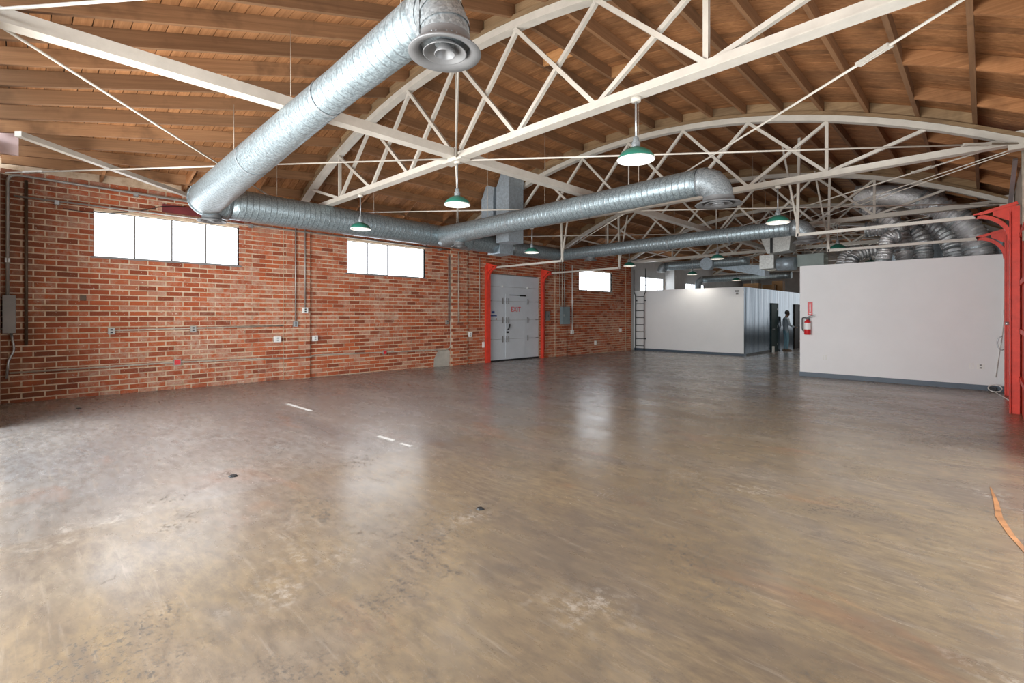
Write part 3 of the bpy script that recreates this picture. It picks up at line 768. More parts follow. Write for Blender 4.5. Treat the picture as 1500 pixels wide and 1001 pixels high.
# C
dC = thing('branch_duct', (-9.9, 12.4, 3.45), 'thin galvanised branch duct passing behind the white door rails', 'duct', 'galvanised branch ducts')
q = MB(); q.tube([(-9.9, 12.26, 3.44), (-9.9, 12.33, 3.44), (-9.84, 12.4, 3.44)] + [(-9.7 + 0.2 * i, 12.42 - 0.004 * i, 3.44 + 0.001 * i) for i in range(34)], 0.185, 32); q.build('spiral_pipe', M['galv'], dC)
pe = Vector((-3.1, 12.288, 3.473)); ep = elbow_pts(pe, (1, 0, 0), (0, 0, -1), 0.28)
q = MB(); q.tube(ep, 0.19, 28); q.build('elbow', M['galvd'], dC)
for i in (1, 3, 5): band(dC, ep[i], ep[i + 1] - ep[i - 1], 0.19)
diffuser(dC, ep[-1] - Vector((0, 0, 0.06)), 0.29, nr=0.19)
for i in (9, 18, 26): band(dC, (-9.7 + 0.2 * i, 12.42 - 0.004 * i, 3.44), (1, 0, 0), 0.185)
q = MB(); q.tube([(-8.75, 12.4, 3.30), (-8.75, 12.4, 3.22)], 0.11, 20); q.build('neck', M['galvd'], dC)
diffuser(dC, (-8.75, 12.4, 3.19), 0.2, nr=0.11)
for x in (-8.2, -6.0, -4.0): strap(dC, x, 12.4, 3.5, 0.15, jbot(x, 12.4) + 0.02)
# upright rectangular ducts through the roof
for (x0, x1, ya, yb, zb, ztp, lab) in ((-9.72, -9.26, 8.72, 9.24, 3.77, None, 'upright rectangular sheet metal duct through the roof, nearer the brick wall'),
                                       (-9.08, -8.62, 8.66, 9.20, 3.36, None, 'upright rectangular sheet metal duct through the roof, facing the lamps')):
    t = thing('riser_duct', ((x0 + x1) / 2, (ya + yb) / 2, zb), lab, 'duct', 'upright rectangular ducts')
    q = MB(); zt1 = jbot(x0, 9) - 0.12; q.box(x0, x1, ya, yb, zb, zt1); q.build('lower_section', M['sheet'], t)
    q = MB(); q.hexa([(x0, ya, zt1), (x1, ya, zt1), (x1, yb, zt1), (x0, yb, zt1)], [(x0 + 0.16, ya + 0.02, zt1 + 0.36), (x1 + 0.03, ya + 0.02, zt1 + 0.36), (x1 + 0.03, yb, zt1 + 0.36), (x0 + 0.16, yb, zt1 + 0.36)]); q.build('upper_section', M['sheet'], t)
    q = MB(); q.box(x0 - 0.008, x1 + 0.008, ya - 0.008, yb + 0.008, zt1 - 0.02, zt1 + 0.015); q.build('flange', M['sheet'], t)
# far ducts
dD = thing('far_duct', (-10.8, 20.4, 3.6), 'short galvanised duct with outlet elbow above the white box room front', 'duct', 'ducts above the box room')
q = MB(); q.tube([(-10.25 + 0.25 * i, 20.4, 3.66) for i in range(15)], 0.19, 24); q.build('spiral_pipe', M['galv'], dD)
q = MB(); q.tube(elbow_pts((-10.25, 20.4, 3.66), (-1, 0, 0), (0, 0, -1), 0.25), 0.195, 24); q.build('elbow', M['galvd'], dD)
q = MB(); q.tube([(-8.3, 20.05, 3.62), (-8.3, 20.4, 3.62)], 0.26, 28); q.build('end_cap', M['sheet'], dD)
q = MB(); q.hexa([(-8.2, 20.6, 3.5), (-6.2, 20.6, 3.0), (-6.2, 21.2, 3.0), (-8.2, 21.2, 3.5)], [(-8.2, 20.6, 3.75), (-6.2, 20.6, 3.42), (-6.2, 21.2, 3.42), (-8.2, 21.2, 3.75)]); q.build('transition', M['sheet'], dD)
dE = thing('far_duct', (-11.0, 26.0, 3.3), 'long thin duct far above the box room roof', 'duct', 'ducts above the box room')
q = MB(); q.tube([(-10.7 + 0.3 * i, 25.5, 3.36) for i in range(15)], 0.17, 20); q.build('spiral_pipe', M['galv'], dE)
q = MB(); q.tube(elbow_pts((-10.7, 25.5, 3.36), (-1, 0, 0), (0, 0, -1), 0.3) + [(-11.0, 25.5, 2.58)], 0.175, 20); q.build('elbow', M['galvd'], dE)
q = MB(); q.tube([(-7.6, 24.0, 2.56), (-7.6, 24.0, 3.1)], 0.2, 20); q.build('upstand', M['galvd'], dE)
# air handling boxes in the middle of the far hall
t = thing('air_unit', (-5.0, 17.4, 3.0), 'pale boxy air handling unit hung behind the third truss', 'air unit')
q = MB(); q.hexa([(-5.1, 17.2, 3.50), (-4.45, 17.2, 3.55), (-4.45, 17.9, 3.55), (-5.1, 17.9, 3.50)], [(-5.35, 17.2, 4.15), (-4.4, 17.2, 4.1), (-4.4, 17.9, 4.1), (-5.35, 17.9, 4.15)]); q.build('hood', M['sheetp'], t)
q = MB(); q.box(-5.46, -5.02, 17.6, 18.2, 3.04, 3.50); q.build('casing', M['sheetp'], t)
q = MB(); q.tube([(-4.95, 17.8, 3.18), (-4.42, 17.8, 3.16)], 0.22, 24); q.build('fan_drum', M['sheet'], t)
q = MB(); q.box(-4.4, -3.65, 17.9, 18.5, 3.06, 3.46); q.build('side_casing', M['panelp'], t)
for xx in (-5.25, -4.5):
    q = MB(); q.tube([(xx, 17.5, 4.1), (xx, 17.5, jbot(xx, 17.5) + JD)], 0.008, 6); q.build('hanger_rod', M['steel'], t)
q = MB(); q.box(-5.0, -4.93, 17.15, 17.19, 3.5, 4.1); q.build('strap', M['black'], t)

# ------------------------------------------------------------------ silver flexible ducts over the partition room
def flex(pts, r, label, crinkle=True, smooth_until=0.0, yoff=0):
    P = bend(pts, 0.55, 9); out = [P[0]]
    for a, b in zip(P[:-1], P[1:]):
        L = (b - a).length; k = max(1, int(L / 0.035))
        out += [a.lerp(b, j / k) for j in range(1, k + 1)]
    n = len(out); rs = []
    for i in range(n):
        if i / n < smooth_until: rs.append(r * 0.98)
        else: rs.append(r * (1 + (0.055 if i % 2 else -0.055) + random.uniform(-0.05, 0.05)))
    t = thing('flexible_duct', out[-1], label, 'flexible duct', 'silver flexible ducts')
    ks = int(n * smooth_until)
    if ks > 2:
        q = MB(); q.tube(out[:ks + 1], rs[:ks + 1], 24); q.build('smooth_sleeve', M['foil'], t)
    q = MB(); q.tube(out[ks:], rs[ks:], 24, smooth=False); q.build('crinkled_hose', M['foil'], t)
    for i in range(max(ks, 1), n - 1, max(8, n // 4)):
        q = MB(); d = (out[i + 1] - out[i - 1]).normalized(); q.tube([out[i] - d * 0.02, out[i] + d * 0.02], r * 1.08, 20, caps=False); q.build('clamp_band', M['galvd'], t)
    return t
zt = 2.75
flex([(-2.38, 15.1, 4.58), (-1.5, 15.1, 4.44), (-0.78, 15.1, 4.06), (-0.20, 15.1, 3.45), (-0.05, 15.1, zt)], 0.25, 'thick silver flexible duct sweeping along the roof and down beside red door', True, 0.42)
flex([(-2.30, 15.95, 4.45), (-1.95, 15.95, 4.15), (-1.55, 15.9, 3.75), (-1.45, 15.9, zt)], 0.19, 'silver flexible duct dropping from the end of the thick sleeve')
flex([(-2.35, 16.4, 3.85), (-1.6, 16.4, 3.85), (-1.15, 16.3, 3.55), (-1.10, 16.2, zt)], 0.20, 'silver flexible duct with level run, middle of the partition roof')
flex([(-1.6, 17.0, 3.9), (-0.9, 17.0, 3.8), (-0.55, 16.8, 3.3), (-0.50, 16.6, zt)], 0.22, 'silver flexible duct bending down behind the thick sleeve')
flex([(-1.5, 15.2, 3.45), (-1.72, 15.1, 3.40), (-1.80, 15.0, zt)], 0.16, 'short silver flexible duct dropping near the partition edge')
flex([(-1.7, 17.4, 3.35), (-2.4, 17.2, 3.35), (-2.75, 16.9, 3.15), (-2.8, 16.8, zt)], 0.17, 'low silver flexible duct curling down by the fire extinguisher end')
flex([(-2.9, 18.2, 3.5), (-3.15, 18.0, 3.3), (-3.2, 17.8, zt)], 0.15, 'small silver flexible duct at the corner of the partition roof')
t = thing('plenum_box', (-0.9, 18.6, 3.2), 'grey sheet metal plenum behind the silver flexible ducts', 'plenum')
q = MB(); q.box(-2.2, 0.2, 18.3, 19.0, 3.1, 3.7); q.build('casing', M['sheet'], t)
t = thing('duct_boot', (0.12, 15.95, 2.745), 'grey sheet metal boot beside the thick silver duct on the partition roof', 'duct boot')
q = MB(); q.box(-0.02, 0.3, 15.6, 16.3, 2.745, 3.2); q.build('casing', M['sheet'], t)
q = MB(); q.box(-0.04, 0.32, 15.58, 16.32, 3.2, 3.23); q.build('flange', M['sheet'], t)

# ------------------------------------------------------------------ partition room (right), box room (left)
yp = 14.1; fz = floorz(yp)
wp = thing('wall_partition', (-1.5, yp, fz), 'plain white partition wall with fire extinguisher', 'wall', kind='structure')
q = MB(); q.box(-3.40, XR - 0.1, yp, yp + 0.12, fz - 0.05, 2.74); q.build('wall_face', M['drywall'], wp)
q = MB(); q.box(-3.40, -3.28, yp + 0.12, 21.0, fz - 0.2, 2.74); q.build('wall_return', M['drywall'], wp)
q = MB(); q.box(-3.40, XR - 0.1, yp + 0.12, 21.0, 2.62, 2.74); q.build('roof_slab', M['drywall'], wp)
m = MB(); m.box(-3.41, XR - 0.11, yp - 0.014, yp, fz - 0.02, fz + 0.11)
tag(m.build('baseboard_partition', M['base']), 'blue grey baseboard along the white partition', 'baseboard', kind='structure')
yb = 19.7; fz = floorz(yb); xr = -6.68; zt2 = 2.57
wr = thing('wall_box_room', (-9, yb, fz), 'white front wall of the box room behind the ladder', 'wall', kind='structure')
q = MB(); q.box(XL + 0.02, xr, yb, yb + 0.12, fz - 0.1, zt2); q.build('wall_face', M['drywall'], wr)
q = MB(); q.box(XL + 0.02, xr - 0.1, yb + 0.12, 30.2, zt2 - 0.12, zt2 - 0.02); q.build('roof_slab', M['drywall'], wr)
m = MB(); m.box(XL + 0.03, xr, yb - 0.014, yb, fz - 0.02, fz + 0.10)
tag(m.build('baseboard_box_room', M['base']), 'dark baseboard along the white box room front', 'baseboard', kind='structure')
ws = thing('wall_box_room_side', (xr, 25, floorz(25)), 'glossy navy panelled side of the box room along the corridor', 'wall', kind='structure')
def fzl(y): return floorz(y)
D3, D4 = (22.98, 23.94), (26.6, 27.5)
edges = [19.7, 20.55, 21.4, 22.2, D3[0], D3[1], 24.8, 25.7, D4[0], D4[1], 28.4, 29.3, 30.2]
for a, b in zip(edges[:-1], edges[1:]):
    z0 = floorz(b) if (a, b) not in (D3, D4) else 1.98
    q = MB(); q.box(xr - 0.05, xr + random.uniform(0, 0.006), a + 0.006, b - 0.006, z0, zt2 - 0.0); q.build('panel', M['navy'], ws)
q = MB(); q.box(xr - 0.12, xr - 0.05, 19.82, 30.2, -0.4, zt2 - 0.02); q.build('backing', M['base'], ws)
q = MB(); q.box(xr, xr + 0.012, 20.0, D3[0], floorz(21) - 0.03, floorz(21) + 0.09); q.build('kick_strip', M['black'], ws)
for k, (a, b, mt, lab) in enumerate(((*D3, 'darkdoor', 'dark green door in the navy corridor wall'), (*D4, 'browndoor', 'dark brown door the man reaches for'))):
    d = thing('door_%d' % (3 + k), (xr, (a + b) / 2, floorz(a)), lab, 'door', kind='structure')
    q = MB(); q.box(xr - 0.04, xr + 0.03, a + 0.05, b - 0.05, floorz(b) + 0.01, 1.94); q.build('door_leaf', M[mt], d)
    q = MB(); q.box(xr - 0.02, xr + 0.05, a, a + 0.05, floorz(b), 1.98); q.box(xr - 0.02, xr + 0.05, b - 0.05, b, floorz(b), 1.98); q.box(xr - 0.02, xr + 0.05, a, b, 1.94, 1.99); q.build('door_frame', M[mt], d)
    q = MB(); q.tube([(xr + 0.03, a + 0.14, 0.85), (xr + 0.09, a + 0.14, 0.85), (xr + 0.09, a + 0.27, 0.85)], 0.014, 8); q.build('door_handle', M['chain'], d)
    for zz in (0.15, 0.95, 1.72):
        q = MB(); q.box(xr + 0.03, xr + 0.04, b - 0.10, b - 0.05, zz - 0.05, zz + 0.05); q.build('hinge', M['chain'], d)
m = MB(); m.box(xr + 0.012, xr + 0.1, 23.02, 23.2, floorz(23), floorz(23) + 0.26)
tag(m.build('door_stop_bucket', M['plastic']), 'small white bin at the foot of the dark green door', 'bin')
m = MB(); m.box(xr + 0.0, xr + 0.04, 24.2, 24.34, 1.22, 1.40)
tag(m.build('card_reader', M['black']), 'black card reader on the corridor wall beside the green door', 'card reader')
for (x, y, z, lab) in ((-6.98, 19.69, 2.38, 'small grey camera high on the box room corner'),):
    m = MB(); m.box(x, x + 0.12, y - 0.07, y, z, z + 0.06); m.box(x + 0.02, x + 0.1, y - 0.05, y, z - 0.1, z - 0.03); tag(m.build('security_camera', M['box']), lab, 'camera')
# boxes on the roof of the box room
for i, (x, y, w, h, lab) in enumerate(((-7.3, 22.6, 0.62, 0.30, 'pale cardboard box lying on the box room roof'), (-7.2, 24.6, 0.50, 0.33, 'brown cardboard box on the box room roof, lower one'), (-6.98, 25.2, 0.45, 0.52, 'tall brown cardboard box on the box room roof'))):
    t = thing('cardboard_box', (x, y, zt2 - 0.02), lab, 'box', 'cardboard boxes on the box room roof')
    q = MB(); q.box(x - w / 2, x + w / 2, y - 0.2, y + 0.2, zt2 - 0.02, zt2 - 0.02 + h); q.build('carton', M['cardboard'], t)
    q = MB(); q.box(x - w / 2 - 0.002, x + w / 2 + 0.002, y - 0.03, y + 0.03, zt2 - 0.018, zt2 - 0.018 + h); q.build('packing_tape', M['sill'], t)
# ladder
yl = yb - 0.16; fl_ = floorz(yl)
lad = thing('wall_ladder', (-11.05, yl, fl_), 'black steel ladder fixed to the white box room front', 'ladder')
for x in (-11.32, -10.88):
    q = MB(); s = -1 if x < -11.1 else 1
    q.tube(bend([(x, yl, fl_ + 0.02), (x, yl, 2.35), (x + 0.07 * s, yl, 2.52), (x + 0.07 * s, yl, 3.55)], 0.06), 0.02, 8); q.build('side_rail', M['black'], lad)
    q = MB(); q.bar((x, yl, 2.12), (x, yb, 2.12), 0.02, 0.05); q.bar((x, yl, 0.4), (x, yb, 0.4), 0.02, 0.05); q.build('standoff', M['black'], lad)
for k in range(8):
    q = MB(); q.tube([(-11.32, yl, 0.08 + 0.316 * k), (-10.88, yl, 0.08 + 0.316 * k)], 0.015, 8); q.build('rung', M['black'], lad)

# ------------------------------------------------------------------ pendant lamps
def lamp():
    t = thing('pendant_lamp', (0, 0, 0), '', 'lamp', 'green enamel pendant lamps')
    q = MB(); q.lathe([(0.185, 0.0), (0.19, 0.006), (0.183, 0.03), (0.15, 0.075), (0.095, 0.11), (0.045, 0.13), (0.04, 0.135)], (0, 0, 0), 32); q.build('shade', M['green'], t)
    q = MB(); q.lathe([(0.186, -0.001), (0.179, 0.028), (0.146, 0.07), (0.09, 0.10), (0.0, 0.115)], (0, 0, 0), 32); sh = q.build('reflector', M['enamel'], t)
    q = MB(); q.lathe([(0.183, -0.006), (0.194, -0.004), (0.194, 0.008), (0.183, 0.006), (0.183, -0.006)], (0, 0, 0), 32); q.build('rim', M['enamel'], t)
    q = MB(); q.lathe([(0.042, 0.128), (0.045, 0.18), (0.03, 0.20), (0.032, 0.23), (0.014, 0.245)], (0, 0, 0), 20); q.build('socket', M['galvd'], t)
    q = MB(); q.tube([(0, 0, 0.24), (0, 0, 0.62)], 0.011, 10); q.build('stem', M['chain'], t)
    q = MB(); q.lathe([(0, 0.61), (0.05, 0.61), (0.05, 0.655), (0, 0.655)], (0, 0, 0), 20); q.build('ceiling_box', M['steel'], t)
    q = MB(); q.lathe([(0, 0.015), (0.03, 0.025), (0.038, 0.05), (0.02, 0.09), (0.014, 0.115)], (0, 0, 0), 16); q.build('bulb', M['bulb'], t)
    return t
L0 = lamp(); first = True
zl = ZB - 0.05 - 0.655
LN = ['first', 'second', 'third', 'fourth', 'fifth']
for i, ty in enumerate(TY[:5]):
    for x, w in ((-8.45, 'toward the brick wall'), (-5.55, 'at its middle'), (-2.6, 'toward the red door side')):
        if i == 1 and x == -5.55: continue
        o = L0 if first else copy_tree(L0); first = False
        o.location = (x, ty, zl - (0.0 if i else 0.0)); o['label'] = 'green pendant lamp hung from the %s truss %s' % (LN[i], w)
        if i < 5:
            l = bpy.data.lights.new('lamp_glow', 'SPOT'); l.energy = 14 if i < 3 else 40; l.color = (1, 0.93, 0.82); l.spot_size = math.radians(150); l.spot_blend = 0.6; l.shadow_soft_size = 0.10
            lo = bpy.data.objects.new('lamp_glow', l); COL.objects.link(lo); lo.parent = o; lo.location = (0, 0, 0.0)

# ------------------------------------------------------------------ conduits, boxes and outlets on the brick wall
CG = 'conduits on the brick wall'
def conduit(pts, r, mat, label, clips=()):
    t = thing('conduit', pts[0], label, 'conduit', CG)
    q = MB(); q.tube(bend(pts, 0.14), r, 10); q.build('pipe', M[mat], t)
    for c in clips:
        q = MB(); q.box(XL, c[0] + 0.02, c[1] - 0.03, c[1] + 0.03, c[2] - 0.05, c[2] + 0.02); q.build('clip', M['chain'], t)
xw = XL + 0.045
xq = XL + 0.10
conduit([(xq, -0.17, 1.80), (xq, -0.17, 3.80), (xq, 4.1, 3.74), (xq, 9.0, 3.70)], 0.022, 'pipe', 'grey conduit rising in the corner and running under the roof edge', [(xq, -0.17, 2.4), (xq, 1.5, 3.77), (xq, 3.9, 3.74)])
conduit([(xq, -0.1, 3.45), (xq, 9.0, 3.42)], 0.016, 'pipe', 'pale thin conduit passing level over the tops of both near windows', [(xq, 0.42, 3.44), (xq, 3.5, 3.44), (xq, 8.6, 3.42)])
conduit([(xw + 0.01, 0.045, 0.98), (xw + 0.01, 0.045, 3.74)], 0.022, 'darkpipe', 'dark brown upright pipe near the front corner')
conduit([(xw, 1.17, 1.20), (xw, 4.18, 1.24)], 0.016, 'oldpipe', 'dusty conduit joining the two outlet boxes under the first window')
conduit([(xw, -0.15, 0.53), (xw, 2.2, 0.545), (xw, 4.15, 0.50), (xw + 0.06, 4.22, 0.49), (xw + 0.06, 4.80, 0.49), (xw, 4.9, 0.52), (xw, 8.9, 0.44), (xw, 9.03, 0.52), (xw, 9.03, 3.25)], 0.017, 'oldpipe', 'low dusty conduit along the brick wall turning up beside the second pilaster')
xpp = xw + 0.06
conduit([(xpp, 4.44, 1.32), (xpp, 4.44, 3.66)], 0.014, 'pipe', 'upright conduit on first pilaster ending at an outlet box', )
conduit([(xpp, 4.66, 1.64), (xpp, 4.66, 3.66)], 0.012, 'pipe', 'upright conduit on first pilaster ending at the white thermostat')
conduit([(xw + 0.02, 8.95, 1.32), (xw + 0.02, 8.95, 3.30)], 0.018, 'pipe', 'short upright conduit ending at a grey box before the second pilaster')
conduit([(xpp, 9.28, 1.25), (xpp, 9.28, 3.4)], 0.012, 'oldpipe', 'dusty upright conduit on the second pilaster')
conduit([(xw, 10.2, 1.3), (xw, 10.2, 3.3)], 0.012, 'oldpipe', 'dusty upright conduit between second pilaster and red post')
for k, yy in enumerate((14.18, 14.32, 14.46)):
    conduit([(xpp, yy, 1.80), (xpp, yy, 3.62 - 0.1 * k)], 0.018, 'oldpipe' if k < 2 else 'pipe', ['dusty conduit above the electrical panel, door side', 'dusty conduit above the electrical panel, middle one', 'grey conduit above the electrical panel, window side'][k])
conduit([(xw, 15.02, 0.85), (xw, 15.02, 3.4)], 0.018, 'plastic', 'white upright conduit between the electrical panel and the third window')
conduit([(xw, 13.35, 0.2), (xw, 13.35, 2.85), (xw + 0.5, 13.45, 3.0)], 0.02, 'redd', 'red brown pipe rising beside the grey door and bending into the room')
def wbx(name, y, z, w, h, d, mat, label, cat, grp=None, x=XL + 0.016, face=None):
    t = thing(name, (x, y, z - h / 2), label, cat, grp)
    q = MB(); q.box(x, x + d, y - w / 2, y + w / 2, z - h / 2, z + h / 2); q.build('housing', M[mat], t)
    q = MB(); q.box(x + d, x + d + 0.006, y - w * 0.42, y + w * 0.42, z - h * 0.42, z + h * 0.42); f = q.build('cover_plate', M[face or mat], t)
    return t, x + d + 0.006, f
def outlet(y, z, mat, label, x=XL + 0.016, w=0.10, h=0.12, face=None, slots='black'):
    t, xf, f = wbx('outlet_box', y, z, w, h, 0.05, mat, label, 'outlet', 'outlet boxes on the brick wall', x, face)
    for s in (-1, 1):
        q = MB(); q.box(xf, xf + 0.004, y - 0.02, y + 0.02, z + 0.025 * s - 0.015, z + 0.025 * s + 0.015); q.build('socket', M[slots], f)
outlet(1.15, 1.19, 'pipe', 'grey double outlet box under the first window, nearer the corner')
outlet(2.43, 1.20, 'pipe', 'grey double outlet box under the first window, nearer the pilaster')
outlet(4.44, 1.27, 'chain', 'metal double outlet box at the foot of the pilaster conduit', XL + 0.074)
outlet(4.66, 1.59, 'plastic', 'white thermostat box on the first pilaster', XL + 0.074, 0.13, 0.13)
outlet(4.06, 0.93, 'plastic', 'white outlet box before the first pilaster', w=0.15, h=0.13, slots='chain')
outlet(4.92, 0.92, 'plastic', 'white outlet box just past the first pilaster', w=0.13, h=0.13, slots='chain')
outlet(2.16, 0.545, 'pipe', 'red faced outlet box on the low conduit under the first window', w=0.12, h=0.12, face='exitred', slots='exitred')
outlet(6.80, 0.48, 'pipe', 'red faced outlet box on the low conduit under the second window', w=0.10, h=0.11, face='exitred', slots='exitred')
outlet(8.90, 1.26, 'pipe', 'grey outlet box before the second pilaster', w=0.10, h=0.12)
outlet(9.80, 0.87, 'plastic', 'white outlet box just past the second pilaster', w=0.13, h=0.16, slots='chain')
outlet(10.36, 0.52, 'plastic', 'white switch beside the red door post, upper one', w=0.07, h=0.18, slots='plastic')
outlet(15.02, 0.80, 'plastic', 'white outlet box under the white conduit past the electrical panel', w=0.16, h=0.16, slots='chain')
outlet(16.6, 0.32, 'plastic', 'round white outlet low on the wall under the third window', w=0.12, h=0.16, slots='plastic')
outlet(18.5, 0.80, 'plastic', 'white outlet near the end of the brick wall by ladder', w=0.14, h=0.14, slots='plastic')
outlet(13.55, 1.44, 'box', 'dark push button station beside the grey door', w=0.22, h=0.34, slots='black')
t, xf, f = wbx('electrical_panel', 14.44, 1.45, 0.44, 0.66, 0.14, 'panel', 'blue grey electrical panel under three conduits on the third pilaster', 'electrical panel', None, XL + 0.074)
q = MB(); q.box(xf, xf + 0.02, 14.25, 14.29, 1.42, 1.5); q.build('latch', M['chain'], f)
t, xf, f = wbx('electrical_panel', -0.15, 1.50, 0.15, 0.62, 0.14, 'box', 'tall grey electrical box in the front corner', 'electrical panel', None, XL + 0.02)
q = MB(); q.tube(bend([(XL + 0.09, -0.13, 1.2), (XL + 0.09, -0.09, 0.9), (XL + 0.09, -0.16, 0.75), (XL + 0.09, -0.18, 0.45)], 0.1), 0.016, 8); q.build('cable', M['chain'], t)
t, xf, f = wbx('anchor_plate', 0.76, 1.79, 0.085, 0.09, 0.012, 'darkpipe', 'small dark anchor plate on the brick wall under the first window edge', 'plate')
m = MB(); m.tube(catenary((XL + 0.06, 0.5, 3.34), (XL + 0.06, 1.9, 3.60), 0.10) + [(XL + 0.06, 2.3, 3.66)], 0.007, 6)
tag(m.build('loose_cable', M['black']), 'thin black cable drooping over the first window corner', 'cable')

# ------------------------------------------------------------------ things on the partition
yp = 14.1
fe = thing('fire_extinguisher', (-3.21, yp - 0.08, 0.98), 'red fire extinguisher with white label hung on the white partition', 'fire extinguisher')
c = (-3.21, yp - 0.085, 0.98)
q = MB(); q.lathe([(0, 0), (0.066, 0.0), (0.074, 0.012), (0.074, 0.30), (0.06, 0.345), (0.028, 0.37), (0.024, 0.39), (0, 0.39)], c, 24); cy = q.build('cylinder', M['exitred'], fe)
q = MB(); q.lathe([(0.0755, 0.135), (0.0755, 0.30)], c, 24); q.build('label', M['white'], cy)
q = MB(); q.box(c[0] - 0.025, c[0] + 0.03, c[1] - 0.025, c[1] + 0.025, 1.36, 1.42); q.bar((c[0], c[1], 1.41), (c[0] + 0.16, c[1], 1.44), 0.02, 0.012); q.bar((c[0], c[1], 1.43), (c[0] + 0.15, c[1], 1.49), 0.02, 0.012); q.build('valve_handle', M['black'], fe)
q = MB(); q.tube(bend([(c[0] - 0.02, c[1], 1.40), (c[0] - 0.12, c[1], 1.42), (c[0] - 0.12, c[1], 1.12), (c[0] - 0.09, c[1], 1.06)], 0.06), 0.012, 8); q.build('hose', M['black'], fe)
q = MB(); q.box(c[0] - 0.03, c[0] + 0.03, yp - 0.012, yp, 1.10, 1.40); q.build('wall_bracket', M['black'], fe)
sg = thing('extinguisher_sign', (-3.17, yp, 1.47), 'red vertical sign with white pictogram above the fire extinguisher', 'sign')
q = MB(); q.box(-3.225, -3.115, yp - 0.008, yp, 1.47, 1.82); q.build('sign_plate', M['exitred'], sg)
q = MB(); q.box(-3.182, -3.158, yp - 0.011, yp - 0.008, 1.56, 1.74); q.box(-3.18, -3.16, yp - 0.011, yp - 0.008, 1.74, 1.775)
q.add([(-3.205, yp - 0.0105, 1.535), (-3.135, yp - 0.0105, 1.535), (-3.17, yp - 0.0105, 1.49)], [(0, 1, 2)]); q.build('pictogram', M['white'], sg)
def pout(x, z, label, w=0.075, h=0.12):
    t = thing('wall_outlet', (x, yp, z), label, 'outlet', 'outlets on the white partition')
    q = MB(); q.box(x - w / 2, x + w / 2, yp - 0.008, yp, z - h / 2, z + h / 2); f = q.build('cover_plate', M['plastic'], t)
    for s in (-1, 1): q = MB(); q.box(x - 0.017, x + 0.017, yp - 0.011, yp - 0.008, z + 0.028 * s - 0.017, z + 0.028 * s + 0.017); q.build('socket', M['drywall' if w < 0.08 else 'box'], f)
pout(-2.85, 0.41, 'white outlet on the partition below the fire extinguisher')
pout(-0.19, 0.40, 'white blank outlet plate on partition, next to the dark socketed one')
pout(-0.05, 0.40, 'white outlet with dark sockets on the partition near the red door', 0.12, 0.12)
cb = thing('white_cable', (0.2, yp - 0.1, floorz(yp)), 'white cable hanging down the partition and coiled on floor by the red door', 'cable')
pts = [(0.30, yp - 0.02, 2.3), (0.28, yp - 0.02, 1.2), (0.22, yp - 0.02, 0.7), (0.17, yp - 0.03, 0.2)]
q = MB(); q.tube(bend(pts, 0.3), 0.008, 6); q.build('drop', M['plastic'], cb)
z0 = floorz(13.8) + 0.012
q = MB(); q.tube([(0.16 + 0.10 * math.cos(a), 13.85 + 0.09 * math.sin(a), z0 + 0.07 + 0.06 * math.sin(a)) for a in [2 * PI * i / 24 for i in range(25)]], 0.010, 6); q.tube(catenary((0.16, 13.75, z0), (0.34, 12.6, z0), 0.0), 0.009, 6); q.build('coil', M['plastic'], cb)
m = MB(); m.box(0.06, 0.18, yp - 0.09, yp - 0.03, floorz(yp), floorz(yp) + 0.09); m.box(0.08, 0.16, yp - 0.12, yp - 0.09, floorz(yp), floorz(yp) + 0.05)
tag(m.build('power_adapter', M['black']), 'black adapter block on the floor against the partition baseboard', 'adapter')
# a coil of grey cable on the red post
m = MB(); m.tube([(0.28, 13.7 + 0.02, 0.80 + 0.0) ] + [(0.26 - 0.07 * math.sin(a), 13.72, 0.92 - 0.14 * math.cos(a)) for a in [PI * i / 10 for i in range(11)]], 0.012, 6)
tag(m.build('cable_loop', M['chain']), 'grey cable loop sticking out from the red door post', 'cable')
# lock knob on the red door track
m = MB(); m.lathe([(0, -0.04), (0.03, -0.04), (0.03, 0.0), (0, 0)], (XR - 0.17, 10.98, 1.35), 12, 'x')
tag(m.build('lock_knob', M['chain']), 'small steel lock knob on the red door post', 'lock')

# ------------------------------------------------------------------ marks lying on the floor
def strip(name, pts, w, mat, label, cat, grp=None):
    q = MB(); P = [Vector((a, b, floorz(b) + 0.002)) for a, b in pts]; n = len(P); vs = []
    for i, p in enumerate(P):
        d = (P[min(i + 1, n - 1)] - P[max(i - 1, 0)]).normalized(); s = Vector((-d.y, d.x, 0)) * (w[i] if isinstance(w, (list, tuple)) else w) / 2
        vs += [p + s, p - s, p + s + Vector((0, 0, 0.0015)), p - s + Vector((0, 0, 0.0015))]
    fs = []
    for i in range(n - 1):
        a, b = 4 * i, 4 * i + 4; fs += [(a + 2, a + 3, b + 3, b + 2), (a, a + 2, b + 2, b), (a + 1, b + 1, b + 3, a + 3)]
    q.add(vs, fs + [(0, 1, 3, 2), (4 * n - 4, 4 * n - 3, 4 * n - 1, 4 * n - 2)])
    tag(q.build(name, M[mat]), label, cat, grp)
g = 'white tape strips on the floor'
strip('tape_strip', [(-8.31, 3.10), (-7.42, 3.13)], 0.055, 'tape', 'longest white tape strip on the floor, toward the brick wall', 'tape strip', g)
strip('tape_strip', [(-5.30, 3.06), (-4.98, 3.08)], 0.05, 'tape', 'middle white tape strip on the floor', 'tape strip', g)
strip('tape_strip', [(-4.82, 3.07), (-4.62, 3.085)], 0.04, 'tape', 'shortest white tape strip on the floor', 'tape strip', g)
strip('paint_streak', [(0.04, 5.95), (0.07, 5.5), (0.08, 5.1), (0.13, 4.75), (0.20, 4.4), (0.3, 4.1)], [0.008, 0.03, 0.04, 0.035, 0.025, 0.01], 'orange', 'curved orange paint streak on the floor near the right wall', 'paint mark')
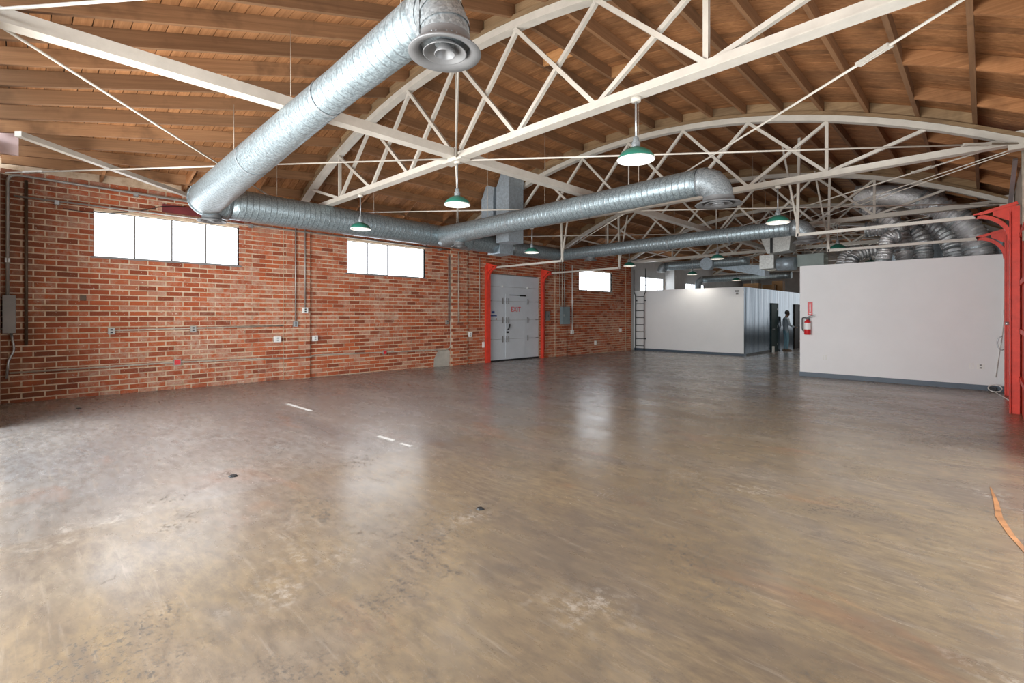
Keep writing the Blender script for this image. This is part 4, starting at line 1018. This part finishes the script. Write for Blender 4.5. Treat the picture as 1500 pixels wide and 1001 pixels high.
for k, (x, y, r, lab) in enumerate(((-10.1, 0.62, 0.035, 'dark chip of debris on floor near the front corner'), (-2.75, 2.45, 0.03, 'small dark bolt lying on the open floor'), (-4.9, 1.35, 0.04, 'flat dark scrap lying on the open floor'))):
    m = MB(); zf = floorz(y); m.hexa([(x + r * math.cos(a) * (1.6 if i % 2 else 1), y + r * math.sin(a), zf) for i, a in enumerate([2 * PI * j / 7 for j in range(7)])], [(x + 0.7 * r * math.cos(a), y + 0.7 * r * math.sin(a), zf + 0.012) for a in [2 * PI * j / 7 for j in range(7)]])
    tag(m.build('floor_debris', M['black']), lab, 'debris', 'debris on the floor')

# ------------------------------------------------------------------ the man by the corridor door
def person(loc, rz):
    S = 1.0
    V = [(0, 0, 0.93, .125, .10), (0, 0, 1.10, .135, .095), (0, 0.02, 1.28, .155, .105), (0, 0.01, 1.42, .12, .085), (0, 0.03, 1.50, .052, .055), (0, 0.06, 1.57, .066, .08), (0, 0.065, 1.655, .076, .095), (0, 0.055, 1.71, .05, .065)]
    E_ = [(0, 1), (1, 2), (2, 3), (3, 4), (4, 5), (5, 6), (6, 7)]
    def chain(start, pts):
        a = start
        for p in pts: V.append(p); E_.append((a, len(V) - 1)); a = len(V) - 1
        return a
    for s in (-1, 1):
        sw = 0.10 if s > 0 else -0.02
        chain(0, [(0.09 * s, 0.0, 0.86, .092, .098), (0.095 * s, 0.03, 0.50, .062, .066), (0.10 * s, -0.02 + sw * 0.3, 0.12, .042, .045), (0.10 * s, 0.0 + sw * 0.3, 0.05, .04, .045), (0.10 * s, 0.14 + sw * 0.3, 0.035, .038, .03)])
    # left arm hangs, right arm reaches forward to the handle
    def hand(a, p, d, up):
        p, d, up = Vector(p), Vector(d).normalized(), Vector(up); side = d.cross(up).normalized()
        e = chain(a, [(*p, .03, .018), (*(p + d * 0.06), .035, .016)])
        for k, ln in ((-1.5, .055), (-.5, .07), (.5, .075), (1.5, .065)):
            b = p + d * 0.07 + side * 0.017 * k
            chain(e, [(*b, .0085, .0085), (*(b + d * ln * 0.5), .008, .008), (*(b + d * ln - up * 0.02), .007, .007)])
        b = p + d * 0.01 + side * 0.032
        chain(e - 1, [(*b, .010, .010), (*(b + d * 0.04 + side * 0.015), .009, .009)])
    a = chain(3, [(-0.19, 0.0, 1.39, .062, .06), (-0.22, -0.02, 1.12, .048, .046), (-0.21, 0.06, 0.90, .033, .03)])
    hand(a, (-0.21, 0.075, 0.86), (0, 0.15, -1), (1, 0, 0))
    a = chain(3, [(0.19, 0.0, 1.39, .062, .06), (0.22, 0.06, 1.13, .048, .046), (0.20, 0.28, 1.04, .033, .03)])
    hand(a, (0.20, 0.32, 1.03), (0, 1, 0.0), (0, 0, 1))
    me = bpy.data.meshes.new('man'); me.from_pydata([v[:3] for v in V], E_, [])
    ob = bpy.data.objects.new('man', me); COL.objects.link(ob)
    ob.modifiers.new('skin', 'SKIN'); 
    if not me.skin_vertices: me.skin_vertices.new() if hasattr(me.skin_vertices, 'new') else None
    bpy.context.view_layer.objects.active = ob
    sv = me.skin_vertices[0].data
    for i, v in enumerate(V): sv[i].radius = (v[3], v[4]); sv[i].use_root = (i == 0)
    ob.modifiers.new('sub', 'SUBSURF').levels = 2; ob.modifiers['sub'].render_levels = 2
    dg = bpy.context.evaluated_depsgraph_get(); body = bpy.data.meshes.new_from_object(ob.evaluated_get(dg))
    bpy.data.objects.remove(ob)
    for k in ('skin', 'shirt', 'jeans'): body.materials.append(M[k])
    for p in body.polygons:
        c = p.center; p.use_smooth = True
        hand_ = (c.x < -0.12 and c.z < 0.93) or (c.x > 0.12 and c.y > 0.24 and c.z > 0.8)
        if hand_ or c.z > 1.475 or c.z < 0.10: p.material_index = 0
        elif c.z > 0.90 or (abs(c.x) > 0.155 and c.z > 0.8): p.material_index = 1
        else: p.material_index = 2
    root = thing('person', loc, 'man in grey blue shirt and light jeans reaching for the corridor door', 'person')
    root.rotation_euler = (0, 0, rz)
    def ch(name, me):
        o = bpy.data.objects.new(name, me); COL.objects.link(o); o.parent = root; return o
    ch('body', body)
    def part(q, name, mat): me = q.mesh(name); me.materials.append(M[mat]); return ch(name, me)
    q = MB(); q.lathe([(0.0, 0.112), (0.045, 0.105), (0.078, 0.07), (0.092, 0.02), (0.09, -0.02), (0.075, -0.05)], (0, 0.045, 1.66), 20); part(q, 'hair', 'hair')
    q = MB(); q.lathe([(0.0, -0.075), (0.035, -0.065), (0.06, -0.03), (0.058, 0.0)], (0, 0.085, 1.60), 16); part(q, 'beard', 'hair')
    q = MB(); q.hexa([(-0.012, 0.155, 1.615), (0.012, 0.155, 1.615), (0.012, 0.12, 1.615), (-0.012, 0.12, 1.615)], [(-0.006, 0.14, 1.665), (0.006, 0.14, 1.665), (0.006, 0.12, 1.665), (-0.006, 0.12, 1.665)]); part(q, 'nose', 'skin')
    for s in (-1, 1):
        q = MB(); q.lathe([(0, 0.012), (0.02, 0.006), (0.028, -0.004)], (0.086 * s, 0.05, 1.64), 10, 'x'); part(q, 'ear', 'skin')
        q = MB(); q.lathe([(0, 0.006), (0.010, 0.0)], (0.033 * s, 0.148, 1.655), 8, 'y'); part(q, 'eye', 'white')
        yo = 0.03 if s > 0 else -0.006
        pts = [(-.05, -.09), (.05, -.09), (.052, .08), (.035, .17), (-.035, .17), (-.052, .08)]
        q = MB(); q.hexa([(0.10 * s + a, b + yo, 0.0) for a, b in pts], [(0.10 * s + a * .8, b * .85 + yo, 0.085 if b < 0.1 else 0.05) for a, b in pts]); part(q, 'shoe', 'shoe')
    return root
pm = person((-6.46, 24.45, floorz(24.45)), -0.95); pm.scale = (1.07, 1.07, 1.05)
print('bricks', len(bricks), 'objects', len(bpy.data.objects))
